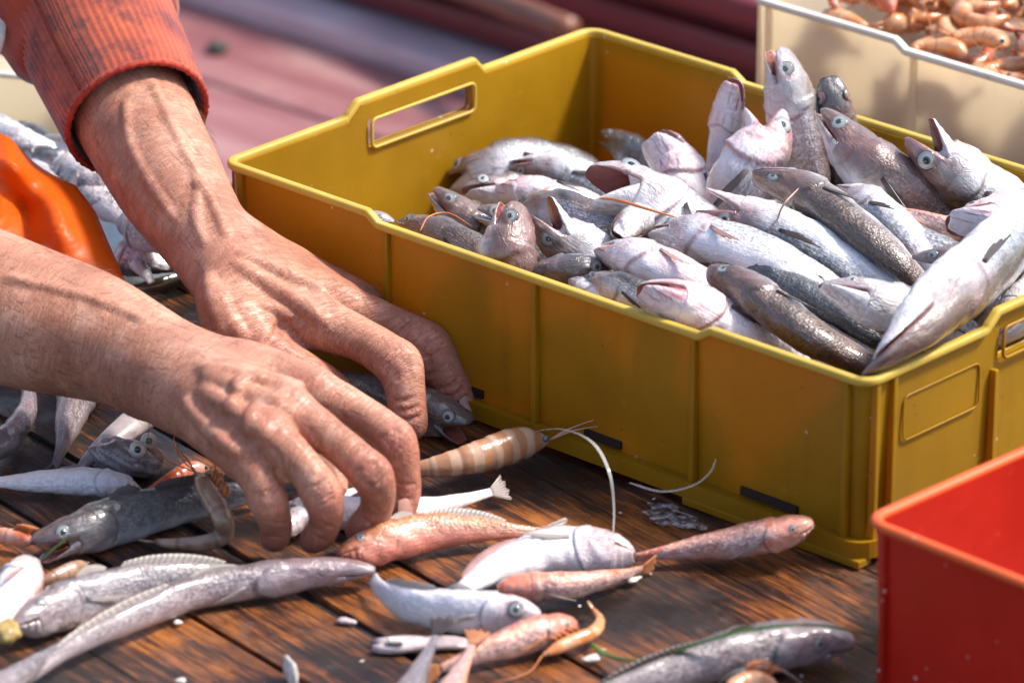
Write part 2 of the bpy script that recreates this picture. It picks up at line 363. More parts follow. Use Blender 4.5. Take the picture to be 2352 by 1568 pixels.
def deckmat():
    t = NT('worn_red_deck_paint'); oc = t.coord(); v = t.mapping(oc, (3, 14, 6))
    n = t.noise(v, 1.2, 6, .6, .4); n2 = t.noise(oc, 11, 5, .6); n3 = t.noise(oc, 5, 3)
    col = t.ramp(n, [(.3, (.19, .062, .066)), (.46, (.27, .110, .112)), (.60, (.36, .19, .18)), (.76, (.50, .36, .30))])
    col = t.mix(t.math('MULTIPLY', t.sstep(n2, .55, .75), .75), col, (.48, .30, .25))
    col = t.mix(t.sstep(n2, .30, .22), col, (.13, .06, .06))
    t.set(color=col, rough=.5, normal=t.bump(n, .4, .004)); return t.m
M['deck'] = deckmat()
def bulmat(name, a, b, sc=2.):
    t = NT(name); oc = t.coord(); n = t.noise(t.mapping(oc, (2.5, 9, 16)), sc, 6, .62, .3)
    t.set(color=t.ramp(n, [(.35, a), (.58, tuple(x*1.5 for x in a)), (.74, b)]), rough=.4, normal=t.bump(n, .4, .004)); return t.m
M['dark_red'] = bulmat('dark_red_gloss_paint', (.10, .007, .009), (.34, .13, .13), 1.5)
M['worn_red'] = bulmat('worn_dark_red_paint', (.13, .014, .018), (.48, .27, .26), 1.7)
M['pale_edge'] = bulmat('scuffed_sky_tint_edge', (.40, .28, .30), (.55, .53, .58))  # worn edge paint; grey-blue sky reflection in shade put into the colour
M['oar'] = bulmat('varnished_spar', (.15, .055, .03), (.52, .36, .24), 3.4)
M['steel'] = plain('tray_steel', (.42, .42, .40), .3, .15, 60); M['steel'].node_tree.nodes['Principled BSDF'].inputs['Metallic'].default_value = .8
M['white_bit'] = plain('pale_flesh_scrap', (.70, .64, .58), .35, .2, 200, .3)
M['shell_bit'] = plain('yellow_shell_scrap', (.45, .31, .10), .4, .3, 150, .3)
M['skin_scrap'] = plain('torn_fish_skin', (.52, .42, .42), .35, .25, 120, .4)
M['label'] = plain('paper_sticker', (.46, .42, .38), .6, .12, 120)
M['water'] = plain('quay_water', (.02, .035, .04), .15, .3, 3)
def clear(name, col, a):
    t = NT(name); t.set(color=col, rough=.15, alpha=a, spec=.8); return t.m
M['strand'] = clear('clear_strand', (.75, .74, .66), .38)
M['slime'] = clear('scale_slime', (.50, .48, .50), .5)
def slime():
    t = NT('wet_scale_slime'); n = t.noise(t.coord(), 210, 5, .7); v = t.voro(t.coord(), 420)
    t.set(color=t.ramp(n, [(.3, (.28, .26, .27)), (.7, (.60, .58, .59))]), rough=.2, coat=.4, alpha=t.math('MULTIPLY', t.sstep(n, .36, .60), .8), normal=t.bump(v, .6, .001)); return t.m
M['slime'] = slime()
M['grass_blade'] = plain('seagrass_green', (.045, .16, .018), .3, .3, 80, coat=.3)
# ------------------------------------------------------------------ fish
PROF_S = [0, .012, .04, .08, .13, .18, .23, .30, .42, .55, .68, .80, .90, .96, 1.0]
SPEC = {
 'hake':  dict(h=[.10, .24, .42, .62, .80, .92, .99, 1.0, .97, .86, .68, .47, .29, .23, .24], w=[.20, .42, .58, .70, .80, .86, .87, .83, .78, .66, .48, .30, .17, .12, .07], sh=.135, se=.094, re=.285, sg=.235, L=13.),
 'round': dict(h=[.18, .36, .58, .76, .90, .97, 1.0, 1.0, .96, .84, .66, .47, .33, .28, .27], w=[.24, .42, .60, .74, .84, .88, .90, .86, .78, .64, .48, .30, .18, .13, .08], sh=.085, se=.115, re=.24, sg=.24, L=9.),
}
CRATE = None
def clampcrate(P):
    P = P.copy(); P[:, 0] = np.clip(P[:, 0], .016, .434); P[:, 1] = np.clip(P[:, 1], .016, .284); P[:, 2] = np.clip(P[:, 2], .014, .3); return P

def fish(label, pts, h, roll=0., gape=0., mat='hake', spec='hake', flat=1., cat='fish', name='hake', group=None, cratefish=False, pec='fin_dark', tail=None,
         dorsal=None, eye=1., eyemat='eye', ztail=None, bendtail=None, jaw=True, pecang=14, eyes=True):
    sp = SPEC[spec]; eye *= random.uniform(.86, 1.14)
    W3 = np.array([p if len(p) == 3 and isinstance(p, np.ndarray) else at(p[0], p[1], z=p[2]) for p in pts])
    Hm = h*px2m(W3[0])
    plen = np.sum(np.linalg.norm(np.diff(W3, axis=0), axis=1))
    Lw = sp['L']*Hm
    if cratefish and plen < Lw:              # the hidden rest of the body runs on down into the pile
        d = nrm(W3[-1]-W3[-2]); ext = Lw-plen; k = 5
        p = W3[-1].copy(); more = []
        for i in range(k):
            d = nrm(d+np.array((0, 0, -.22)))
            p = p+d*ext/k; more.append(p.copy())
        n0 = len(W3); W3 = np.vstack([W3, more]); c = clampcrate(W3); W3[n0:] = c[n0:]
    sst = np.r_[np.linspace(0, .03, 7)[:-1], np.linspace(.03, .30, 44)[:-1], np.linspace(.30, 1, 34)]
    P, L = catmull(W3, sst)
    n = len(sst); m = 40
    T = nrm(np.gradient(P, sst, axis=0)); 
    # keep the head straight so jaw and gill read cleanly
    hh = np.interp(sst, PROF_S, sp['h'])*Hm; ww = np.interp(sst, PROF_S, sp['w'])*Hm*flat
    th = np.linspace(0, 2*np.pi, m, endpoint=False)
    rolls = np.interp(sst, np.linspace(0, 1, len(roll)), roll) if isinstance(roll, (tuple, list)) else np.full(n, float(roll))
    hd = -T; V = nrm(CP-P); V = nrm(V-hd*np.sum(V*hd, 1, keepdims=True)); S_ = np.cross(V, hd)
    r = np.radians(rolls)[:, None]
    D = np.cos(r)*S_+np.sin(r)*V; B = np.cross(hd, D)
    vfr = np.abs(((th+np.pi) % (2*np.pi))-np.pi)/np.pi
    sh, sg = sp['sh'], sp['sg']
    X = np.zeros((n, m)); Yy = np.zeros((n, m)); mouth = np.zeros((n, m)); gl = np.zeros((n, m))
    ymr = -.16
    for i, s in enumerate(sst):
        x = np.sign(np.sin(th))*np.abs(np.sin(th))**.9*ww[i]; y = np.sign(np.cos(th))*np.abs(np.cos(th))**.95*hh[i]
        y = np.where(y > 0, y*(.88 if s > .2 else .80), y*1.06)          # flatter back, fuller belly
        # gill cover: raised plate ending in a curved groove
        e = sg+.035*np.cos((vfr-.52)*np.pi*1.6)-s
        a = np.where(vfr > .22, 1., np.clip((vfr-.14)/.08, 0, 1))
        g = np.where(e > 0, .07*np.exp(-e/.07), -.045*np.exp(e/.035))*a
        x *= 1+g; y *= 1+g*.8
        gl[i] = np.exp(-(e/.0065)**2)*a*.9
        # preopercle crease and cheek lines
        e2 = .165+.03*np.cos((vfr-.55)*np.pi*2.2)-s; gl[i] = np.maximum(gl[i], .45*np.exp(-(e2/.005)**2)*((vfr > .32) & (vfr < .8)))
        ym = ymr*hh[i]
        if s < sh and jaw:
            cut = y < ym
            arch = ym+.30*hh[i]*(1-np.clip(np.abs(x)/(ww[i]+1e-9), 0, 1)**2)
            y = np.where(cut, arch, y); mouth[i] = cut*1.
            lip = (~cut) & (y < ym+.20*hh[i]); gl[i] = np.maximum(gl[i], lip*.55)
        X[i], Yy[i] = x, y
    # lumps, dents and skull ridges so that no two fish share a silhouette
    q1, q2, q3, q4 = [random.uniform(0, 6.28) for _ in range(4)]
    SS, TT = np.meshgrid(sst, th, indexing='ij'); VF = np.tile(vfr, (n, 1))
    lump = .030*np.sin(SS*21+q1+2*np.cos(TT+q2))+.022*np.sin(SS*47+3*np.cos(TT*2+q3))+.014*np.sin(SS*95+q4+4*np.sin(TT*3+q1))
    hm_ = np.clip(1-SS/.22, 0, 1); ridge = hm_*(.022*np.cos(VF*34+q1+SS*25)*(VF < .5)+.014*np.sin(VF*62+SS*60+q2)*(VF > .5))
    lump = (lump*np.clip(SS/.03, 0, 1)+ridge)*(1-mouth); X *= 1+lump; Yy *= 1+lump
    VV = P[:, None]+X[..., None]*B[:, None]+Yy[..., None]*D[:, None]
    Vs = VV.reshape(-1, 3)
    Fc = []
    for i in range(n-1):
        for k in range(m):
            l = (k+1) % m; Fc.append((i*m+k, i*m+l, (i+1)*m+l, (i+1)*m+k))
    Fc.append(tuple(range(m))[::-1]); Fc.append(tuple((n-1)*m+k for k in range(m)))
    ss = np.repeat(sst, m); vf = np.tile(vfr, n)
    sc = .0014
    seed = random.random()*50
    fuv = np.c_[ss*L/sc, vf*np.pi*Hm*.9/sc+seed, np.zeros(n*m)]
    if eyes:                                                # socket shade painted as a dark ring round each eye
        i0 = int(np.argmin(np.abs(sst-sp['se']))); r0 = sp['re']*Hm*eye; an = math.radians(62); GV = gl.ravel()
        for sgn in (1, -1):
            c0_ = P[i0]+math.sin(an)**.9*ww[i0]*sgn*B[i0]+math.cos(an)*hh[i0]*.80*D[i0]; q_ = np.linalg.norm(Vs-c0_, axis=1)/r0
            GV = np.maximum(GV, .85*np.exp(-((q_-1.12)/.28)**2))
        gl = GV
    fa = np.c_[ss, vf, mouth.ravel(), gl.ravel()]
    root = empty(name, P[0], label, cat, group)
    body = mesh('body', Vs, Fc, M[mat], root, True, {'fa': fa, 'fuv': fuv})
    # ---- lower jaw, hinged below the eye
    ih = int(np.argmin(np.abs(sst-sh)))
    fr = lambda i: (P[i], hd[i], D[i], B[i])
    if jaw:
        Ph, Hh, Dh, Bh = fr(ih); ym = ymr*hh[ih]
        js = np.linspace(.004, sh*1.3, 22); nj = 20; ga = math.radians(gape); V2 = []; A2 = []; U2 = []
        tha = np.linspace(np.pi/2, 3*np.pi/2, nj-8); top = np.linspace(1, -1, 10)[1:-1]
        for s in js:
            hs = np.interp(s, sst, hh)*(.52+.48*min(1, s/sh)**1.3); ws = max(np.interp(s, sst, ww)*.98, .46*ww[ih]*min(1, (s/.022)**.5)); yr = ymr*np.interp(s, sst, hh)
            if s > sh: f = 1-.25*(s-sh)/(sh*.3); hs *= f; ws *= f
            i = int(np.argmin(np.abs(sst-min(s, sh))))
            fwd = np.dot(P[i]-Ph, Hh)*1.05 if s < sh else -(s-sh)*L
            off = np.dot(P[i]-Ph, Dh) if s < sh else 0.
            row = []
            for t_ in tha:
                c_ = np.cos(t_); row.append((np.sin(t_)*ws, min(c_*hs*1.02, 0)*.92+yr-.02*hs, 0, abs(t_)/np.pi))
            for u in top: row.append((-u*ws*.93, yr-.05*hs-.55*hs*(1-u*u), 1, .6))
            for x, y, mm, v_ in row:
                yy = y+off-ym
                f2 = fwd*math.cos(ga)+yy*math.sin(ga); y2 = yy*math.cos(ga)-fwd*math.sin(ga)
                V2.append(Ph+Bh*x+Hh*f2+Dh*(y2+ym)); 
                lipd = .5 if (mm == 0 and y > -.35*hs) else 0
                A2.append((s, .62+.38*(1-abs(x)/(ws+1e-9)) if not mm else .6, mm, lipd)); U2.append((s*L/sc, x/sc, 0))
        mj = len(tha)+len(top); F2 = []
        for i in range(len(js)-1):
            for k in range(mj):
                l = (k+1) % mj; F2.append((i*mj+k, (i+1)*mj+k, (i+1)*mj+l, i*mj+l))
        if gape > 12:                                        # skin stretched between the jaws
            for sgn in (1, -1):
                up_i = [i for i in range(n) if .66*sh <= sst[i] <= sh*1.02][::2]; b0 = len(V2); kj = 0 if sgn > 0 else len(tha)-1; rws = 5
                for i in up_i:
                    jrow = int(np.argmin(np.abs(js-sst[i]))); lo_ = np.array(V2[jrow*mj+kj]); hi_ = P[i]+B[i]*sgn*ww[i]*.97+D[i]*(ymr*hh[i]+.02*hh[i])
                    f_ = (sst[i]/sh-.66)/.34; g_ = .15+.85*min(1, f_*1.6)
                    for q in range(rws):
                        w_ = q/(rws-1); fold = math.sin(w_*math.pi)*(1-.55*g_)
                        V2.append(hi_*(1-w_)+lo_*w_-Hh*fold*.10*hh[ih]*(2.2-f_)-Bh*sgn*ww[i]*(.22*math.sin(w_*math.pi)*(1.2-f_))); A2.append((sst[i], .55+.2*w_, .25 if f_ < .25 else 0, .5*(q in (1, 3)))); U2.append((sst[i]*L/sc, w_*8, 0))
                for a_ in range(len(up_i)-1):
                    for q in range(rws-1): F2.append((b0+a_*rws+q, b0+(a_+1)*rws+q, b0+(a_+1)*rws+q+1, b0+a_*rws+q+1))
        F2.append(tuple(range(mj))); F2.append(tuple((len(js)-1)*mj+k for k in range(mj))[::-1])
        mesh('lower_jaw', V2, F2, M[mat], root, True, {'fa': A2, 'fuv': U2})
    # ---- eyes
    if eyes:
        ie = int(np.argmin(np.abs(sst-sp['se']))); re = sp['re']*Hm*eye
        for sgn in (1, -1):
            ang = math.radians(62)
            x = math.sin(ang)**.9*ww[ie]*sgn; y = math.cos(ang)*hh[ie]*.80
            c = P[ie]+x*B[ie]+y*D[ie]
            nn = nrm(B[ie]*sgn*math.sin(ang)*1.25+D[ie]*math.cos(ang)*.8+hd[ie]*.18)
            if nn @ nrm(CP-c) < -.35: continue
            e1 = nrm(np.cross(nn, hd[ie])); e2 = np.cross(nn, e1)
            ev, ef, ea = [], [], []
            rr = [0, .2, .4, .44, .5, .6, .7, .78, .85, .92, 1.0, 1.12]; k_ = 24
            for q in rr[1:]:
                for a in range(k_):
                    t_ = 2*np.pi*a/k_
                    z = re*(.17*(1-min(q, 1)**2)-.02) if q <= 1 else -re*.4
                    ev.append(c+nn*z+re*q*(math.cos(t_)*e1+math.sin(t_)*e2)); ea.append(min(q, 1))
            ev.append(c+nn*re*.16); ea.append(0.)
            q = len(rr)-1
            for i in range(q-1):
                for a in range(k_): ef.append((i*k_+a, (i+1)*k_+a, (i+1)*k_+(a+1) % k_, i*k_+(a+1) % k_))
            for a in range(k_): ef.append((q*k_, a, (a+1) % k_))
            eo = mesh('eye', ev, ef, M[eyemat], root, True, {'er': ea})
            pv = []; pf = []
            for q_, z in ((.40, .10), (.36, .15), (.2, .17)):
                for a in range(16):
                    t_ = 2*np.pi*a/16; pv.append(c+nn*re*z+re*q_*(math.cos(t_)*e1+math.sin(t_)*e2))
            pv.append(c+nn*re*.18)
            for i in range(2):
                for a in range(16): pf.append((i*16+a, (i+1)*16+a, (i+1)*16+(a+1) % 16, i*16+(a+1) % 16))
            for a in range(16): pf.append((48, 32+a, 32+(a+1) % 16))
            mesh('pupil', pv, pf, M['pupil'], eo)
    # ---- fins
    def fan(nm, base0, base1, d0, d1, l0, l1, mt, nn_, thick=.0005, k=9, rows=5, wav=.0):
        base0, base1 = np.asarray(base0), np.asarray(base1); v, w_ = [], []
        for side in (1, -1):
            for i in range(k):
                f = i/(k-1); b = base0*(1-f)+base1*f; d_ = nrm(np.asarray(d0)*(1-f)+np.asarray(d1)*f); l_ = l0*(1-f)+l1*f
                if wav: l_ *= 1+wav*math.sin(i*2.1)
                for j in range(rows):
                    g = j/(rows-1); v.append(b+d_*l_*g+nn_*side*thick*(1-.8*g)+nn_*.10*l_*g*g*wav); w_.append(f)
        fc = []
        for sd_ in range(2):
            o_ = sd_*k*rows
            for i in range(k-1):
                for j in range(rows-1):
                    q = (o_+i*rows+j, o_+(i+1)*rows+j, o_+(i+1)*rows+j+1, o_+i*rows+j+1); fc.append(q if sd_ == 0 else q[::-1])
        per = [(i, 0) for i in range(k)]+[(k-1, j) for j in range(1, rows)]+[(i, rows-1) for i in range(k-2, -1, -1)]+[(0, j) for j in range(rows-2, 0, -1)]
        ids = [i*rows+j for i, j in per]
        for a_, b_ in zip(ids, ids[1:]+ids[:1]): fc.append((b_, a_, a_+k*rows, b_+k*rows))
        return mesh(nm, v, fc, M[mt], root, True, {'fw': w_})
    if pec:
        i = int(np.argmin(np.abs(sst-(sg+.055))))
        for sgn in (1, -1):
            nn = B[i]*sgn
            if nn @ V[i] < -.3: continue
            b0 = P[i]+B[i]*sgn*ww[i]*1.0+D[i]*hh[i]*.10; b1 = P[i]+B[i]*sgn*ww[i]*1.0-D[i]*hh[i]*.14
            a_ = math.radians(pecang); dd = -hd[i]*math.cos(a_)-D[i]*math.sin(a_)+nn*.07; d2 = -hd[i]*math.cos(a_+.12)-D[i]*math.sin(a_+.12)+nn*.05
            fan('pectoral_fin', b0*.8+b1*.2, b1*.8+b0*.2, dd, d2, 1.9*Hm, .8*Hm, pec, nn, wav=.12)
    if dorsal:
        for (sa, sb) in ((.30, .40), (.46, .80)):
            ia = int(np.argmin(np.abs(sst-sa))); ib = int(np.argmin(np.abs(sst-sb)))
            v, w_ = [], []; idx = list(range(ia, ib+1))
            for side in (1, -1):
                for q, i in enumerate(idx):
                    f = q/max(1, len(idx)-1); top = hh[i]*.86
                    for j in range(3): v.append(P[i]+D[i]*(top*.96+j/2*Hm*.34*math.sin(np.pi*min(1, .12+f*.85))**.6)-hd[i]*j*.12*Hm+B[i]*side*.0005*(1-j*.4)); w_.append(f*2)
            k = len(idx); fc = []
            for sd_ in range(2):
                o_ = sd_*k*3
                for i in range(k-1):
                    for j in range(2):
                        q = (o_+i*3+j, o_+(i+1)*3+j, o_+(i+1)*3+j+1, o_+i*3+j+1); fc.append(q if sd_ == 0 else q[::-1])
            for i in range(k-1): fc.append((i*3+2, (i+1)*3+2, k*3+(i+1)*3+2, k*3+i*3+2))
            mesh('dorsal_fin', v, fc, M[dorsal], root, True, {'fw': w_})
    if tail:
        i = n-1; sp_ = .5
        fan('tail_fin', P[i]+D[i]*hh[i]*.9, P[i]-D[i]*hh[i]*.9, -hd[i]+D[i]*sp_, -hd[i]-D[i]*sp_, 1.25*Hm, 1.25*Hm, tail, B[i], wav=.1, k=11)
    return root

def shrimp(label, pts, h, mat='shrimp', roll=180., name='shrimp', cat='shrimp', group=None, feelers=2, fmat='feeler', headfan=True, tailfan=True, legs=True, detail=True, wid=.8, feelz=.02):
    W3 = np.array([p if isinstance(p, np.ndarray) else at(p[0], p[1], z=p[2]) for p in pts]); Hm = h*px2m(W3[0])
    n = 46 if detail else 26; m = 14 if detail else 10
    sst = np.linspace(0, 1, n); P, L = catmull(W3, n); T = nrm(np.gradient(P, axis=0)); hd = -T
    V = nrm(CP-P); V = nrm(V-hd*np.sum(V*hd, 1, keepdims=True)); S_ = np.cross(V, hd); r = math.radians(roll)
    D = math.cos(r)*S_+math.sin(r)*V; B = np.cross(hd, D)
    hh = np.interp(sst, [0, .05, .15, .3, .38, .6, .8, .93, 1], [.12, .42, .85, 1.0, .95, .82, .6, .42, .3])*Hm
    seg = np.where(sst > .36, .07*np.abs(((sst-.36)*10) % 1-.0), 0)       # overlapping tail plates
    hh = hh*(1.0+seg-.03)
    th = np.linspace(0, 2*np.pi, m, endpoint=False); VV = P[:, None]+np.sin(th)[None, :, None]*(hh*wid)[:, None, None]*B[:, None]+np.cos(th)[None, :, None]*hh[:, None, None]*D[:, None]
    Fc = []
    for i in range(n-1):
        for k in range(m):
            l = (k+1) % m; Fc.append((i*m+k, i*m+l, (i+1)*m+l, (i+1)*m+k))
    Fc.append(tuple(range(m))[::-1]); Fc.append(tuple((n-1)*m+k for k in range(m)))
    gl = np.repeat(np.where((sst > .36) & ((((sst-.36)*10) % 1) < .16), 1., 0), m)
    fa = np.c_[np.repeat(sst, m), np.tile(np.abs(((th+np.pi) % (2*np.pi))-np.pi)/np.pi, n), gl, np.zeros(n*m)]
    root = empty(name, P[0], label, cat, group)
    mesh('body', VV.reshape(-1, 3), Fc, M[mat], root, True, {'fa': fa})
    rg = random.Random(int(P[0][0]*1e5))
    if not detail: return root
    if feelers:
        for q in range(feelers):
            d = nrm(hd[0]+D[0]*rg.uniform(-.2, .6)+B[0]*rg.uniform(-.5, .5)); p0 = P[0]; l = L*rg.uniform(.5, .9)
            pts_ = [p0, p0+d*l*.3+D[0]*l*.10, p0+d*l*.65+D[0]*l*.12, p0+d*l-D[0]*l*.05]
            for p_ in pts_: p_[2] = max(p_[2], .002)
            C_, _ = catmull(pts_, 14); v, f = tube(C_, np.linspace(.00045, .0002, 14), 5); mesh('feeler', v, f, M[fmat], root)
    if legs:
        g = Geo()
        for q in range(5):
            i = int(n*(.18+.05*q)); p0 = P[i]-D[i]*hh[i]*.9
            for sgn in (1, -1):
                d = nrm(-D[i]*.7+hd[i]*.5+B[i]*sgn*.4); p1 = p0+d*Hm*.8; p2 = p1+nrm(hd[i]*.9-D[i]*.3)*Hm*.8
                for p_ in (p1, p2): p_[2] = max(p_[2], .0015)
                g.tube([p0, p1, p2], [.0010, .0008, .0004], 5)
        g.obj('legs', M[fmat], root)
    if tailfan:
        g = Geo(); i = n-1
        for a in (-.5, -.2, .2, .5):
            d = nrm(-hd[i]+B[i]*a*1.2); p0 = P[i]; l = Hm*1.5
            c = [p0, p0+d*l*.5, p0+d*l]; g.tube(c, [Hm*.14, Hm*.28, Hm*.12], 6, sec=[(math.cos(t), .25*math.sin(t)) for t in np.linspace(0, 2*np.pi, 6, endpoint=False)])
        k = len(g.V); g.obj('tail_fan', M[mat], root, True, {'fa': np.tile((.95, .3, 0, 0), (k, 1))})
    i = int(n*.06)
    for sgn in (1, -1):
        bm = bmesh.new(); bmesh.ops.create_uvsphere(bm, u_segments=10, v_segments=8, radius=Hm*.20)
        c = P[i]+B[i]*sgn*hh[i]*wid+D[i]*hh[i]*.4
        v = [np.array(q.co)+c for q in bm.verts]; f = [tuple(z.index for z in q.verts) for q in bm.faces]; bm.free(); mesh('eye', v, f, M['pupil'], root)
    return root
# ------------------------------------------------------------------ setting: water, boat deck, bulwark, table
g = Geo(); g.add([(-150, -150, -.95), (150, -150, -.95), (150, 150, -.95), (-150, 150, -.95)], [(0, 1, 2, 3)])
tag(g.obj('water', M['water'], smooth=False), None, None, kind='structure')
g = Geo()
for k in range(16):                                           # deck planks with open seams
    y0 = -1.9+k*.19; g.box((0-.2, y0+.095-.001, -.37), (5.2, .184, .04), bev=.004)
tag(g.obj('boat_deck', M['deck'], smooth=False), None, None, kind='structure')

bul = empty('boat_bulwark', (-.6, 1.12, -.35), 'dark red painted boat side with worn rails behind the yellow crate', 'boat side')
g = Geo(); g.box((-.4, 1.165, -.305), (4.6, .05, .12), bev=.004); g.obj('side_planking', M['dark_red'], bul, False)
g = Geo(); g.box((-.4, 1.105, -.341), (4.6, .07, .022), bev=.005); g.obj('waterway', M['pale_edge'], bul, False)
for z, w, mt in ((-.312, .028, 'dark_red'), (-.272, .016, 'worn_red')):
    g = Geo(); g.box((-.4, 1.139-w*.5+.002, z), (4.6, w, .022), bev=.006); g.obj('rail', M[mt], bul, False)
g = Geo(); g.box((-.4, 1.165, -.235), (4.6, .09, .022), bev=.006); g.obj('cap_rail', M['worn_red'], bul, False)
a = at(1085, -18, Y=1.09); b = at(1345, 82, Y=1.05); dv = nrm(b-a)
P_, _ = catmull([a-dv*.25, a, b-dv*.02], 24)
v, f = tube(P_, np.linspace(.015, .010, 24), 12); sp_ = mesh('wooden_spar', v, f, M['oar']); tag(sp_, 'worn varnished wooden spar lying along the dark red boat side', 'spar')
st = at(500, 120, z=-.349); bm = bmesh.new(); bmesh.ops.create_icosphere(bm, subdivisions=2, radius=.009)
for q in bm.verts: q.co.z *= .6; q.co *= 1+random.uniform(-.15, .15)
o = mesh('pebble', [np.array(q.co)+st+np.array((0, 0, .004)) for q in bm.verts], [tuple(z.index for z in q.verts) for q in bm.faces], plain('dark_pebble', (.06, .07, .06), .8)); bm.free()
tag(o, 'small dark pebble lying alone on the worn red deck', 'pebble')

th_ = rad(-9.34); U2 = np.array((math.cos(th_), math.sin(th_))); N2 = np.array((-U2[1], U2[0])); ROT = np.array(((U2[0], N2[0], 0), (U2[1], N2[1], 0), (0, 0, 1.)))
tb = empty('wooden_table', (.2, 0, -.35), 'wet dark brown plank table with orange worn grain under the fish', 'table')
g = Geo(); rg = random.Random(4)
for k in range(-12, 18):
    n0 = -.2229+k*.05945; x0 = -.75; x1 = 1.25
    nc = n0+.0297
    if nc > .105: x0 = -.115 if nc < .40 else .045
    u0 = x0
    g.box((U2[0]*(u0+x1)/2+N2[0]*nc, U2[1]*(u0+x1)/2+N2[1]*nc, -.0125-rg.uniform(0, .0008)), (x1-u0, .0589 if k not in (0, 1) else .0525, .025), ROT, bev=.0007)
g.obj('tabletop', M['wood'], tb, False)
g = Geo(); g.box((.3, -.16, -.012), (1.5, .42, .018), ROT, bev=.002); g.box((.42, .16, -.0125), (.95, .25, .018), ROT, bev=.002); g.obj('seam_caulking', M['caulk'], tb, False)
for x, y in ((-.3, -.55), (1.0, -.5), (1.0, .45), (-.02, .25)):
    g = Geo(); g.box((x, y, -.198), (.06, .06, .302), bev=.003); g.obj('leg', M['wood'], tb, False)

